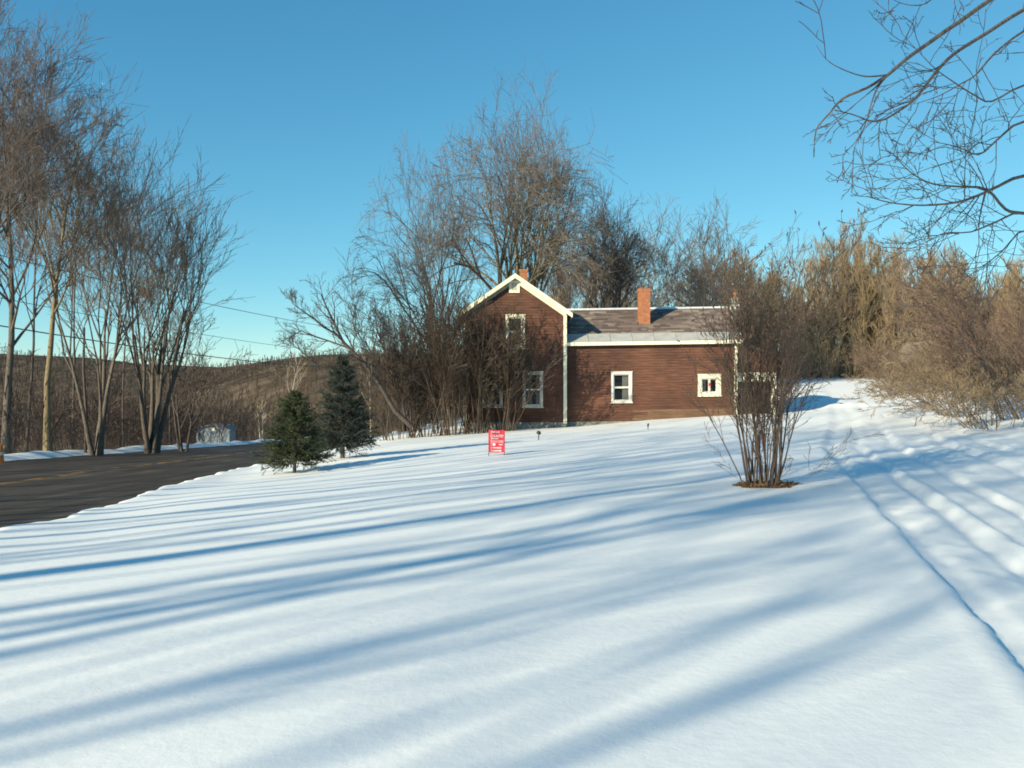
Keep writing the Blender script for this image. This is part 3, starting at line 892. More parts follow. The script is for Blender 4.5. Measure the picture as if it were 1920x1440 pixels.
# ------------------------------------------------------------------ yard sign
sx, sy = W(931, 856, 25.0)[:2]
sign = thing('yard_sign', 'red real estate yard sign with white lettering on thin wire legs in the snow', 'sign', (sx, sy, gz(sx, sy)), rotz=math.radians(-9))
k = MB(); k.box(-.225, .225, -.012, .012, .09, .72); k.build('panel', M['sign_red'], sign)
for xx in (-.225, .225):
    V, Qs = tubes(np.array([[[xx, .014, -.12], [xx, .014, .3], [xx, .014, .71]]]), np.array([[.009, .009, .009]]), 6)
    part('leg', mesh_np('leg', V, Qs, None, (M['dark_metal'],), True), sign)
def bar(x0, x1, z0, z1): return (x0, x1, -.0155, -.0125, z0, z1)
k = MB(); k.box(*bar(-.155, -.145, .10, .70)); k.box(*bar(-.145, .20, .365, .372)); k.build('border_line', M['sign_white'], sign)
def text(s, x, z, size, w_):
    cu = bpy.data.curves.new('lettering', 'FONT'); cu.body = s; cu.size = size; cu.extrude = .001; cu.align_x = 'LEFT'; cu.offset = .0015
    ob = bpy.data.objects.new('lettering', cu); COL.objects.link(ob)
    bpy.context.view_layer.update()
    sc_ = w_ / max(ob.dimensions.x, .01)
    me = bpy.data.meshes.new_from_object(ob.evaluated_get(bpy.context.evaluated_depsgraph_get()))
    bpy.data.objects.remove(ob)
    bpy.data.curves.remove(cu)
    me.materials.clear(); me.materials.append(M['sign_white'])
    o = part('lettering', me, sign); o.rotation_euler = (math.pi / 2, 0, 0); o.location = (x, -.0145, z); o.scale = (sc_, 1, 1)
text('FOR SALE', -.135, .645, .065, .22)
text('COUNTRY', -.17, .52, .10, .37)
# lines of print too small to read in the photograph: worn blocks of white
rr = random.Random(3); k = MB()
for (x0, x1, z0, h) in ((-.15, .06, .465, .028), (-.15, .19, .40, .022), (.07, .18, .295, .03), (-.115, .15, .20, .04), (-.12, .15, .115, .045)):
    x = x0
    while x < x1 - .01:
        w_ = rr.uniform(.014, .024); k.box(x, min(x + w_, x1), -.0155, -.0125, z0 + rr.uniform(0, h * .25), z0 + h); x += w_ + .007
k.build('small_print', M['sign_white'], sign, kind='stuff')
V, Qs = tubes(np.array([[[-.07, -.0155, .315], [-.07, -.0125, .315]]]), np.array([[.042, .042]]), 16)
me = mesh_np('emblem', np.concatenate([V, [[-.07, -.0155, .315]]]), Qs, [(j, (j + 1) % 16, 32) for j in range(16)], (M['sign_white'],))
part('emblem', me, sign)

# two small dark stakes standing in the lawn before the house
for (u, v, Y, lab, hh) in ((1010, 830, 33, 'small dark garden light on a stake, in the snow before the lower windows', .24), (1215, 814, 37, 'short grey garden stake in the snow before the wing window', .17)):
    p = W(u, v, Y); z0 = gz(p[0], p[1])
    t = thing('garden_light', lab, 'garden light', (p[0], p[1], z0))
    V, Qs = tubes(np.array([[[0, 0, -.1], [0, 0, hh * .6], [0, 0, hh]]]), np.array([[.018, .018, .02]]), 6)
    part('stake', mesh_np('stake', V, Qs, None, (M['dark_metal'],), True), t)
    V, Qs = tubes(np.array([[[-.01, 0, hh - .03], [0, 0, hh - .02], [0, 0, hh + .03], [0.02, 0, hh + .09], [.02, 0, hh + .10]]]), np.array([[.03, .08, .085, .06, .01]]) * (1 if hh > .2 else .5), 10)
    part('lamp_head', mesh_np('lamp_head', V, Qs, None, (M['dark_metal'],), True), t)

# ------------------------------------------------------------------ spruces
def make_spruce(seed, H, R, mat, skirt=.11):
    r = rng_(seed)
    tr = Soup()
    tp = np.array([[[0, 0, -.2], [.01, 0, H * .3], [0, .01, H * .7], [0, 0, H * .97]]])
    tr.add(tubes(tp, np.array([[.05 * H / 2, .04 * H / 2, .022 * H / 2, .004]]), 7))
    nb = int(240 * (H / 2.1) ** .7)
    t = r.uniform(0, 1, nb) ** 1.25 * (1 - skirt) + skirt
    t = np.sort(t)
    z = t * H
    L = R * (1 - t) ** .78 * r.uniform(.64, 1.15, nb) + .09
    low = smooth(skirt, skirt + .10, t); L = L * (.80 + .2 * low)
    az = r.uniform(0, 2 * math.pi, nb)
    el = np.radians(-8 + 50 * t ** 1.4 + r.normal(0, 6, nb))
    D = np.stack([np.cos(az) * np.cos(el), np.sin(az) * np.cos(el), np.sin(el)], 1)
    P = np.stack([np.zeros(nb), np.zeros(nb), z], 1)
    pb = walk(r, P, D, L, 5, .05, np.full((nb, 1), .03))
    rb = taper(np.full(nb, .009), 6, .3)
    tr.add(tubes(pb, rb, 3))
    m_ = 8
    a = spawn(r, pb, rb, L, m_, .15, .98, 48, 10, .46, .6, .55)
    a[1][:, 2] *= .55
    pt = walk(r, a[0], a[1], np.maximum(a[2], .05), 3, .07, .02)
    # needles all round twigs and branch ends
    allp = np.concatenate([pt[:, :2], pt[:, 1:3], pt[:, 2:4]]); 
    bp = np.concatenate([pb[:, i:i+2] for i in range(2, 5)])
    segs = np.concatenate([allp, bp])
    dens = 190.0
    ln = np.linalg.norm(segs[:, 1] - segs[:, 0], axis=1)
    cnt = np.maximum(3, (ln * dens).astype(int))
    ii = np.repeat(np.arange(len(segs)), cnt)
    f = r.uniform(0, 1, len(ii))[:, None]
    B = segs[ii, 0] * (1 - f) + segs[ii, 1] * f
    T = unit(segs[ii, 1] - segs[ii, 0])
    N = unit(np.cross(T, unit(r.normal(size=T.shape))))
    dd = unit(T * .75 + N)
    s = np.cross(dd, unit(r.normal(size=T.shape)))
    s = unit(s) * .0062
    nl = r.uniform(.032, .058, len(ii))[:, None]
    V = np.stack([B - s, B + s, B + dd * nl], 1).reshape(-1, 3)
    Tt = np.arange(len(V)).reshape(-1, 3)
    return tr, mesh_np('needles', V, None, Tt, (mat,))


for (seed, u, v, Y, H, R, mat, lab) in ((41, 552, 888, 24.0, 2.15, 1.12, M['spruce'], 'shorter, darker green spruce beside the road, nearer the camera'),
                                      (42, 642, 858, 28.0, 3.20, 1.22, M['spruce_blue'], 'taller blue-grey spruce standing behind the shorter one')):
    p = W(u, v, Y); t = thing('spruce_tree', lab, 'spruce tree', (p[0], p[1], gz(p[0], p[1])), 'spruces by the road')
    tr, ne = make_spruce(seed, H, R, mat)
    part('trunk', tr.mesh('trunk', M['bark_dark']), t)
    part('crown', ne, t)

# ------------------------------------------------------------------ bare trees
def plant(tree, name, label, cat, x, y, bark, twig, group=None, rotz=0, scale=1.0, sink=0.0):
    t = thing(name, label, cat, (x, y, gz(x, y) - sink), group, rotz)
    t.scale = (scale, scale, scale)
    part('trunk', tree[0].mesh('trunk', M[bark]), t)
    part('crown', tree[1].mesh('crown', M[twig]), t)
    return t


GL = 'bare roadside trees across the road'
left = []
def lt(u, Y, top, label, bark, twig, **kw):
    x = (u - 960) / F * Y
    z0 = gz(x, Y)
    H = EYE + (720 - top) / F * Y - z0
    t = plant(make_tree(kw.pop('seed'), H, **kw), 'bare_tree', label, 'tree', x, Y, bark, twig, GL)
    left.append(t); return t


lt(12, 41, 30, 'tallest bare tree, dark trunk at the left edge of the picture, crown reaching the top', 'bark_grey', 'twig_pink', seed=101, base_r=.24, limbs=20, levels=(4, 4, 4, 3), spread=34, limb_t=(.30, .97), limb_len=.30)
lt(90, 44, 160, 'bare tree with one thick straight ochre-lit trunk across the road', 'bark_ochre', 'twig', seed=102, base_r=.22, limbs=16, levels=(4, 4, 4, 3), spread=36, limb_t=(.42, .97), limb_len=.30)
lt(182, 46, 258, 'bare tree forking low into several rising stems, third big one along the road', 'bark_grey', 'twig', seed=103, stems=4, limbs=0, base_r=.20, stem_spread=11, stem_len=.47, levels=(3, 4, 4, 3, 3), ang=18, minr=.008, up=.07)
lt(284, 50, 338, 'multi-stemmed bare tree at the right end of the roadside row, leaning right', 'bark_grey', 'twig', seed=1578, stems=6, limbs=0, base_r=.21, stem_spread=12, lean=(.03, 0), stem_len=.40, dome=.05, levels=(3, 3, 4, 3, 3), ang=17, minr=.0075, up=.06)
lt(232, 56, 285, 'slim bare tree between the low-forking tree and the multi-stemmed one', 'bark_dark', 'twig', seed=105, base_r=.13, limbs=14, levels=(4, 4, 4, 2), spread=30, limb_len=.26)
lt(48, 52, 120, 'slender bare tree behind and between the two thickest roadside trunks', 'bark_dark', 'twig_pink', seed=106, base_r=.15, limbs=18, levels=(4, 4, 4, 3), spread=32, limb_len=.28, minr=.010)
lt(136, 58, 230, 'slim bare tree standing behind the straight ochre trunk', 'bark_dark', 'twig', seed=107, base_r=.13, limbs=15, levels=(4, 4, 4, 3), spread=32, limb_len=.28, minr=.010)
lt(345, 54, 590, 'small dark bare tree at the road bend beside the pale blue shed', 'bark_dark', 'twig_dark', seed=108, stems=3, limbs=0, base_r=.12, stem_spread=20, stem_len=.42, levels=(4, 4, 4, 3), ang=28)
lt(-70, 40, -60, 'bare tree beyond the left edge whose crown leans into the top left corner', 'bark_grey', 'twig_pink', seed=109, base_r=.22, limbs=18, levels=(4, 4, 4, 3), spread=38, limb_len=.32, lean=(.06, 0))
lt(320, 62, 450, 'thin bare tree just behind the multi-stemmed roadside tree', 'bark_dark', 'twig', seed=110, base_r=.10, limbs=13, levels=(4, 4, 4, 2), spread=32, limb_len=.28, minr=.010)
lt(-15, 60, 190, 'half-hidden bare tree behind the tallest one at the left edge', 'bark_dark', 'twig', seed=111, base_r=.14, limbs=16, levels=(4, 4, 4, 2), spread=34, limb_len=.30, minr=.011)
# broken snag
p = (160 - 960) / F * 47
sn = thing('dead_snag', 'thin broken dead trunk standing between the straight tree and the forked tree', 'dead tree', (p, 47, gz(p, 47)))
V, Qs = tubes(np.array([[[0, 0, -.3], [.05, 0, 2], [-.1, 0, 4.5], [-.05, 0, 6.6]]]), np.array([[.09, .08, .07, .05]]), 7)
part('trunk', mesh_np('trunk', V, Qs, None, (M['bark_dark'],), True), sn)

# tall sparse trees up the road behind the photographer, out of the picture; their long shadows lie on the lawn
GS = 'tall bare trees shading the lawn'
LS = 'tall sparse bare tree left of the picture that shades the lawn'
tall = []
for i, (Hh, lt0, nl, br) in enumerate(((24, .62, 7, .30), (21, .50, 8, .17), (22, .55, 9, .21), (19, .42, 9, .12))):
    x, y = ((-20.9, -7.2), (-21.5, -3.4), (-21.2, -10.8), (-20.8, -1.0))[i]
    tall.append(plant(make_tree(700 + i, Hh, 1, nl, (3, 3, 3), spread=36, base_r=br, limb_t=(lt0, .96), limb_len=.30, minr=.006, wob=.05), 'bare_tree', LS, 'tree', x, y, 'bark_grey', 'twig', GS, rotz=i))
for i, (src, x, y, sc_, rz) in enumerate(((2, -23.0, -13.6, 1.0, 1.0), (1, -21.3, -16.2, 1.0, 5.2), (3, -22.5, -5.4, 1.0, 2.0), (1, -24.5, 1.2, .95, 1.0), (3, -21.0, 2.6, 1.1, 2.0), (2, -23.5, 5.0, .95, 3.3),
                                       (3, -22.0, 8.0, 1.1, .4), (1, -24.0, 10.5, .9, 3.0), (3, -23.0, 14.5, 1.1, .3), (2, -25.5, 18.0, .9, 2.2), (0, -24.4, -21.0, .9, 2.9), (3, -21.2, -19.0, 1.2, 1.1), (3, -20.6, -13.0, 1.0, 4.4), (1, -26, -9, 1.0, 1.5), (3, -24.6, 24.0, 1.1, .3), (0, -25.0, 20.5, .9, 1.0), (2, -26.0, 28.0, 1.0, 2.0), (1, -25.0, 31.5, .9, 3.0), (2, -28, 24, 1.0, .5), (3, -25, -5.5, 1.15, .2), (1, -24.0, -1.0, 1.05, 2.2), (2, -27, -14, 1.1, 4.0), (3, -23.2, -9.4, 1.1, 3.0), (1, -27.2, -20.3, 1.0, .6), (2, -26.4, -18.8, 1.0, 1.6), (3, -27.4, -14.9, 1.25, 2.6), (1, -27.0, -11.2, 1.0, 3.6), (2, -28.5, -7.0, 1.1, 4.6), (3, -21.0, -8.9, 1.2, .9), (2, -25.6, -3.2, 1.0, 5.2), (3, -27.5, 1.5, 1.2, 1.2))):
    dup(tall[src], (x, y, gz(x, y)), rz, sc_)

# trees behind the house
GB = 'bare trees behind the house'
def bt(u, Y, top, label, bark, twig, **kw):
    x = (u - 960) / F * Y; z0 = gz(x, Y); H = EYE + (720 - top) / F * Y - z0
    return plant(make_tree(kw.pop('seed'), H, **kw), 'bare_tree', label, 'tree', x, Y, bark, twig, GB)
bt(968, 62, 212, 'biggest bare tree, wide fan-shaped crown rising behind the gable peak', 'bark_olive', 'twig', seed=7264, stems=8, limbs=0, base_r=.34, trunk_h=2.6, stem_spread=16, stem_len=.38, dome=.01, wide=.96, droop=.28, reach=.27, levels=(4, 4, 4, 4, 3), ang=25, up=.06, ratio=.67, minr=.0085, thick=3)
bt(842, 55, 290, 'many-stemmed bare tree leaning left beside the house gable', 'bark_grey', 'twig', seed=9327, stems=6, limbs=0, base_r=.24, stem_spread=6, lean=(-.14, 0), stem_len=.48, dome=.05, wide=.84, droop=.35, reach=.33, levels=(3, 4, 4, 4, 2), ang=21, minr=.0075, up=.06, thick=3)
bt(1132, 70, 365, 'dark round-crowned bare tree behind the left part of the wing roof', 'bark_dark', 'twig_dark', seed=2078, stems=6, limbs=0, base_r=.28, trunk_h=2.0, stem_spread=14, stem_len=.4, wide=1.04, droop=.29, reach=.36, levels=(3, 4, 4, 4, 2), ang=20, up=.05, minr=.009, thick=3)
bt(1240, 78, 415, 'bare tree with pale crooked limbs behind the brick wing chimney', 'bark_birch', 'twig', seed=204, stems=4, limbs=0, base_r=.18, stem_spread=30, stem_len=.40, levels=(4, 4, 4, 4, 2), ang=28, up=.03, minr=.011, wob=.09)
bt(1335, 86, 420, 'upright bare tree behind the right end of the wing roof', 'bark_grey', 'twig', seed=205, stems=4, limbs=0, base_r=.16, stem_spread=18, stem_len=.42, levels=(4, 4, 4, 4, 2), ang=22, minr=.012)
bt(1050, 84, 420, 'half-hidden bare tree low between the big fan crown and the dark round one', 'bark_dark', 'twig_dark', seed=206, stems=4, limbs=0, base_r=.16, stem_spread=24, stem_len=.4, levels=(4, 4, 4, 4, 2), ang=25, minr=.011)
bt(760, 60, 520, 'small bare tree left of the many-stemmed tree, above the thicket', 'bark_dark', 'twig_dark', seed=207, stems=5, limbs=0, base_r=.12, stem_spread=24, stem_len=.42, levels=(4, 4, 4, 3), ang=27, minr=.009)
bt(1180, 90, 440, 'bare tree behind the dark round-crowned one, left of the wing chimney', 'bark_grey', 'twig', seed=208, stems=4, limbs=0, base_r=.16, stem_spread=22, stem_len=.4, levels=(4, 4, 4, 4, 2), ang=24, minr=.012)
bt(1420, 88, 470, 'bare tree behind the top of the lawn bush', 'bark_grey', 'twig_tan', seed=209, stems=4, limbs=0, base_r=.14, stem_spread=20, stem_len=.42, levels=(4, 4, 4, 4, 2), ang=24, minr=.012)

# ------------------------------------------------------------------ shrubs
def make_shrub(seed, H, stems, spread, base, minr=.005, l1=6, l2=6, l3=3, wob=.07, up=.05, arch=0.0, rad=.016, ratio1=.42, knots=False, ang=26, flat=1.0, t1=.3):
    r = rng_(seed); st, tw = Soup(), Soup()
    az = r.uniform(0, 2 * math.pi, stems)
    sp = np.radians(spread) * np.sqrt(r.uniform(0.02, 1, stems))
    D = np.stack([np.sin(sp) * np.cos(az), np.sin(sp) * np.sin(az) * flat, np.cos(sp)], 1)
    q = base * np.sqrt(r.uniform(0, 1, stems))
    P = np.stack([q * np.cos(az), q * np.sin(az) * flat, np.full(stems, -.15)], 1)
    L = H * r.uniform(.72 if not knots else .5, 1.05, stems)
    p0 = walk(r, P, D, L, 7, wob, np.linspace(up, up - arch, 1)[0])
    if arch:
        # let the ends bow over
        t = np.linspace(0, 1, 8)[None, :, None]
        p0 = p0 + np.concatenate([D[:, None, :2] * 0 , -np.ones((stems, 1, 1)) * 0], -1) * 0
        out = unit(np.concatenate([D[:, :2], np.zeros((stems, 1))], 1) + 1e-6)[:, None, :]
        p0 = p0 + out * (arch * L[:, None, None]) * t ** 2 * .6
        p0[:, :, 2] -= (arch * L[:, None] * .55) * (t[..., 0] ** 3)
    r0 = taper(rad * r.uniform(.7, 1.3, stems), 8, .3)
    st.add(tubes(p0, r0, 5))
    a = spawn(r, p0, r0, L, l1, t1, .98, ang, 9, ratio1, .6, .45)
    p1 = walk(r, a[0], a[1], a[2], 4, wob * 1.3, up)
    r1 = np.maximum(taper(a[3], 5, .4), minr); tw.add(tubes(p1, r1, 3))
    b = spawn(r, p1, r1, a[2], l2, .2, 1, ang + 4, 10, .5, .7, .4)
    p2 = walk(r, b[0], b[1], np.maximum(b[2], .12), 2, wob * 1.6, up)
    r2 = np.maximum(taper(b[3], 3, .5), minr); tw.add(tubes(p2, r2, 3))
    if l3:
        c = spawn(r, p2, r2, np.maximum(b[2], .2), l3, .3, 1, 30, 10, .5, .8, .3)
        p3 = walk(r, c[0], c[1], np.maximum(c[2], .08), 1, wob * 2, up)
        tw.add(tubes(p3, np.maximum(taper(c[3], 2, .6), minr), 3))
        if knots:
            # dry seed heads on the upper tips
            e = p3[:, -1]; e = e[(e[:, 2] > H * .62) & (r.uniform(0, 1, len(e)) < .5)]
            d = unit(r.normal(size=e.shape) * .5 + np.array([0, 0, 1.]))
            hp = np.stack([e, e + d * .02, e + d * .05, e + d * .075], 1)
            tw.add(tubes(hp, np.tile([[.004, .012, .010, .003]], (len(e), 1)), 4))
    return st, tw


def shrub(s, name, label, x, y, bark, twig, group=None, rotz=0, cat='shrub'):
    t = thing(name, label, cat, (x, y, gz(x, y)), group, rotz)
    part('stems', s[0].mesh('stems', M[bark]), t)
    part('twigs', s[1].mesh('twigs', M[twig]), t)
    return t


# the lilac on the lawn
bx, by = W(1433, 910, 14.0)[:2]
lil = shrub(make_shrub(301, 3.65, 38, 9.5, .30, minr=.0032, l1=8, l2=5, l3=2, wob=.075, up=.015, rad=.0135, knots=True, ang=22, ratio1=.36, t1=.34), 'lilac_bush', 'tall leafless many-stemmed bush alone on the lawn in front of the wing', bx, by, 'lilac', 'lilac')
st = make_shrub(302, 1.5, 9, 60, .3, minr=.003, l1=5, l2=3, l3=0, rad=.007, up=.03)
part('side_shoots', st[1].mesh('side_shoots', M['lilac']), lil, kind='stuff')
r = rng_(77); nL = 1500
q = .43 * np.sqrt(r.uniform(0, 1, nL)); az = r.uniform(0, 2 * math.pi, nL)
q = q * (1 + .25 * np.sin(3 * az + 1) * np.cos(2 * az))
LP = np.stack([bx + q * np.cos(az) * 1.05, by + q * np.sin(az), np.zeros(nL)], 1)
LP[:, 2] = ground_z(LP[:, 0], LP[:, 1]) + .005
d = unit(r.normal(size=(nL, 3)) * np.array([1, 1, .35]) + np.array([0, 0, .25]))
s = unit(np.cross(d, r.normal(size=(nL, 3)))) * r.uniform(.008, .02, (nL, 1))
ll = r.uniform(.03, .10, (nL, 1))
V = np.stack([LP - s, LP + s, LP + d * ll + s * .5, LP + d * ll - s * .5], 1).reshape(-1, 3)
part('leaf_litter', mesh_np('leaf_litter', V, np.arange(len(V)).reshape(-1, 4), None, (M['litter'],)), kind='stuff')

# thicket in front of the gable
GT = 'leafless shrubs crowding the left corner of the house'
for (seed, u, Y, H, n_, sp, lab, bk, tw_) in (
        (311, 752, 43.2, 4.6, 16, 30, 'leafless shrub at the left end of the thicket, nearest the spruces', 'thicket', 'thicket'),
        (312, 800, 43.4, 5.4, 18, 26, 'leafless shrub second from the left in the thicket by the house', 'thicket', 'thicket'),
        (313, 852, 43.0, 6.4, 24, 20, 'tall leafless shrub hiding the left corner board of the house', 'thicket', 'thicket'),
        (314, 898, 43.3, 6.7, 26, 18, 'tallest leafless shrub, in front of the lower left window', 'thicket', 'thicket'),
        (315, 944, 43.6, 5.2, 20, 20, 'leafless shrub reaching over the wall between the two lower windows', 'thicket', 'thicket')):
    x = (u - 960) / F * Y
    shrub(make_shrub(seed, H, n_, sp, .7, minr=.009, l1=8, l2=6, l3=3, wob=.07, up=.05, rad=.026, ang=24, ratio1=.36, t1=.22), 'leafless_shrub', lab, x, Y, bk, tw_, GT)
# leaning tree beside the thicket
x0, y0 = (772 - 960) / F * 42, 42.0
z0 = gz(x0, y0)
def pth(pts): return np.array([[[ (u - 960) / F * Y - x0, Y - y0, EYE - (v - 720) / F * Y - z0] for u, v, Y in pts]])
lean_s, lean_t = Soup(), Soup()
r = rng_(88)
mains = [([(772, 800, 42), (742, 770, 41.9), (712, 724, 41.7), (678, 678, 41.4), (645, 640, 41.0), (628, 610, 40.8), (612, 575, 40.6), (602, 552, 40.5)], .12),
         ([(712, 724, 41.7), (690, 690, 42), (655, 655, 42.4), (620, 640, 42.6), (585, 628, 42.8), (565, 622, 43), (548, 630, 43.1), (540, 640, 43.2)], .06),
         ([(645, 640, 41.0), (630, 625, 40.5), (605, 615, 40), (590, 600, 39.6), (572, 585, 39.4), (560, 576, 39.3), (550, 570, 39.2), (545, 560, 39.1)], .045),
         ([(678, 678, 41.4), (664, 660, 41.9), (664, 640, 42.3), (668, 625, 42.5), (660, 605, 42.8), (664, 590, 43), (655, 570, 43.1), (668, 555, 43.2)], .04),
         ([(650, 720, 41.0), (625, 700, 40.6), (600, 688, 40.4), (585, 676, 40.3), (572, 664, 40.2), (560, 655, 40.2), (552, 648, 40.1), (545, 640, 40.1)], .04),
         ([(760, 785, 42), (748, 740, 42.4), (735, 700, 42.7), (728, 670, 43), (716, 645, 43.2), (706, 620, 43.4), (704, 600, 43.5), (708, 580, 43.6)], .06)]
for pts, R_ in mains:
    p = pth(pts); p[:, 1:-1] += r.normal(0, .03, p[:, 1:-1].shape)
    rd = taper(np.array([R_]), p.shape[1], .22)
    lean_s.add(tubes(p, rd, 6))
    Ls = np.array([np.linalg.norm(np.diff(p[0], axis=0), axis=1).sum()])
    a = spawn(r, p, rd, Ls, 14, .3, 1, 38, 10, .24, .55, .4)
    p1 = walk(r, a[0], a[1], np.maximum(a[2], .4), 5, .16, .10); r1 = np.maximum(taper(a[3], 6, .4), .008); lean_t.add(tubes(p1, r1, 4))
    b = spawn(r, p1, r1, np.maximum(a[2], .4), 6, .2, 1, 34, 10, .5, .7, .4)
    p2 = walk(r, b[0], b[1], np.maximum(b[2], .25), 3, .16, .08); r2 = np.maximum(taper(b[3], 4, .5), .007); lean_t.add(tubes(p2, r2, 3))
    c = spawn(r, p2, r2, np.maximum(b[2], .25), 3, .3, 1, 32, 10, .6, .8, .3)
    lean_t.add(tubes(walk(r, c[0], c[1], np.maximum(c[2], .15), 2, .16, .06), np.full((len(c[0]), 3), .0065), 3))
lt_o = thing('leaning_tree', 'dark bare tree leaning far to the left over the taller spruce', 'tree', (x0, y0, z0))
part('trunk', lean_s.mesh('trunk', M['bark_dark']), lt_o); part('crown', lean_t.mesh('crown', M['twig_dark']), lt_o)
# slim saplings rising from the thicket
sap = None
for i, (u, Y, top, lab) in enumerate(((722, 46, 600, 'slim crooked sapling, leftmost of those above the thicket'), (770, 47, 555, 'slim crooked sapling, middle one of those above the thicket'), (818, 48, 540, 'slim crooked sapling rising from the thicket nearest the house'))):
    x = (u - 960) / F * Y; H = EYE + (720 - top) / F * Y - gz(x, Y)
    plant(make_tree(330 + i, H, 3, 0, (4, 4, 4, 3), base_r=.07, stem_spread=16, stem_len=.42, wob=.12, ang=24, minr=.008), 'sapling', lab, 'tree', x, Y, 'bark_dark', 'twig_dark', 'saplings above the thicket')

# right-hand thicket of arching bushes
GR = 'big leafless bushes beside the drive'
ra = make_shrub(341, 5.7, 40, 38, 1.6, minr=.007, l1=9, l2=6, l3=3, wob=.08, up=.02, arch=.24, rad=.022, ang=30, ratio1=.42)
rb_ = make_shrub(342, 3.2, 24, 56, 1.1, minr=.0075, l1=8, l2=6, l3=3, wob=.09, up=.02, arch=.34, rad=.018, ang=32, ratio1=.46)
R1 = shrub(ra, 'arching_bush', 'largest reddish arching bush at the right edge of the picture', 16.9, 27.8, 'twig_dark', 'twig_red', GR)
R2 = shrub(rb_, 'arching_bush', 'tan arching bush drooping onto the snow in front of the reddish one', 16.6, 32.0, 'twig_brown', 'twig_mid', GR)
dup(R1, (20.2, 32.0, gz(20.2, 32)), 2.1, .85, 'reddish arching bush behind the largest one at the right edge')
dup(R2, (18.6, 38.2, gz(18.6, 38.2)), 1.1, .95, 'tan arching bush beside the bend of the drive')
dup(R2, (21.5, 43.5, gz(21.5, 43.5)), 2.9, 1.0, 'tan bush farther up the drive, before the tan gable')
dup(R2, (23.0, 38.0, gz(23, 38)), 4.0, 1.2, 'tall tan bush behind the others right of the drive')
dup(R2, (13.9, 25.6, gz(13.9, 25.6)), 5.0, .72, 'low tan bush with twigs reaching into the snow at the right edge')
dup(R1, (25.0, 48.0, gz(25, 48)), .7, .65, 'brown arching bush under the tan gable')
dup(R1, (25.5, 58.0, gz(25.5, 58)), 3.7, .65, 'brown arching bush hiding the foot of the tan gabled shed')
dup(R2, (29.5, 64.0, gz(29.5, 64)), 1.9, 1.2, 'tan bush close in front of the tan gabled shed')

# tan gabled building half hidden in the wood
tx, ty = W(1742, 720, 74)[:2]; tz = gz(tx, ty)
tb = thing('shed', 'tan gabled shed half hidden among the bushes on the right', 'shed', (tx, ty, tz))
k = MB(); k.box(-1.5, 1.5, 0, 4, -.3, 1.7); k.prism_y([(-1.5, 1.7), (1.5, 1.7), (0, 3.2)], 0, 4); k.build('wall', M['tan_wall'], tb)
for s_ in (-1, 1):
    k = MB(); P_ = [(0, 3.22), (s_ * 1.75, 1.46), (s_ * 1.75, 1.6), (0, 3.38)]
    k.prism_y(P_ if s_ < 0 else P_[::-1], -.3, 4.2); k.build('roof', M['pole'], tb)
MB().box(-.25, .25, -.04, -.005, 1.7, 2.3).build('gable_window', M['garage_dark'], tb)

# wood behind the drive: many slim trees, copied
GW = 'slim bare trees of the wood behind the drive'
protos = []
for i in range(5):
    H = (13, 15, 12, 14, 10)[i]
    tr = make_tree(400 + i, H, (1, 1, 2, 1, 3)[i], (17, 18, 9, 17, 8)[i], (4, 4, 3), spread=(24, 27, 24, 32, 26)[i], base_r=(.10, .12, .09, .11, .08)[i], limb_t=(.14, .97), limb_len=.25, minr=.013, wob=.06, up=.13, stem_spread=9, ang=19) # (1, 1, 2, 1, 3)[i], (22, 24, 13, 22, 10)[i], 7, 6, spread=(28, 32, 28, 36, 28)[i], base_r=(.10, .12, .09, .11, .08)[i], limb_t=(.15, .98), limb_len=.34, minr=.015, wob=.07, up_l=.12, stem_spread=9, tw_len=.4, segs0=7)
    t = plant(tr, 'wood_tree', ('slim ochre-barked tree', 'taller grey-barked tree', 'twin-stemmed grey-twigged tree', 'slim pale-trunked tree', 'low three-stemmed tree')[i] + ' in the tan wood above the drive', 'tree', 36 + 3 * i, 97 + 2 * i, ('bark_ochre', 'bark_grey', 'bark_ochre', 'bark_birch', 'bark_ochre')[i], ('twig_tan', 'twig_tan', 'twig', 'twig_tan', 'twig_tan')[i], GW)
    protos.append(t)
rr = random.Random(21)
cnt_ = 0
while cnt_ < 180:
    u = rr.uniform(1390, 2020); Y = rr.uniform(91, 122)
    x = (u - 960) / F * Y
    prof = np.interp(u, [1390, 1450, 1500, 1530, 1600, 1680, 1720, 1790, 1850, 2020], [500, 505, 530, 480, 445, 455, 470, 470, 500, 480])
    z0 = gz(x, Y); H = EYE + (720 - prof) / F * Y - z0
    s_ = H / 13.5 * rr.uniform(.74, 1.05)
    dup(rr.choice(protos), (x, Y, z0 - .1), rr.uniform(0, 6.28), (s_ * rr.uniform(.9, 1.15), s_ * rr.uniform(.9, 1.15), s_))
    cnt_ += 1
for _ in range(34):       # behind the wing and the house
    u = rr.uniform(1030, 1420); Y = rr.uniform(94, 122); x = (u - 960) / F * Y
    prof = np.interp(u, [1030, 1200, 1300, 1420], [480, 450, 440, 470]); z0 = gz(x, Y); H = EYE + (720 - prof) / F * Y - z0
    s_ = H / 14.0 * rr.uniform(.7, 1.0)
    dup(rr.choice(protos), (x, Y, z0 - .1), rr.uniform(0, 6.28), s_, 'slim bare tree in the wood seen over the wing roof', 'slim bare trees behind the wing')

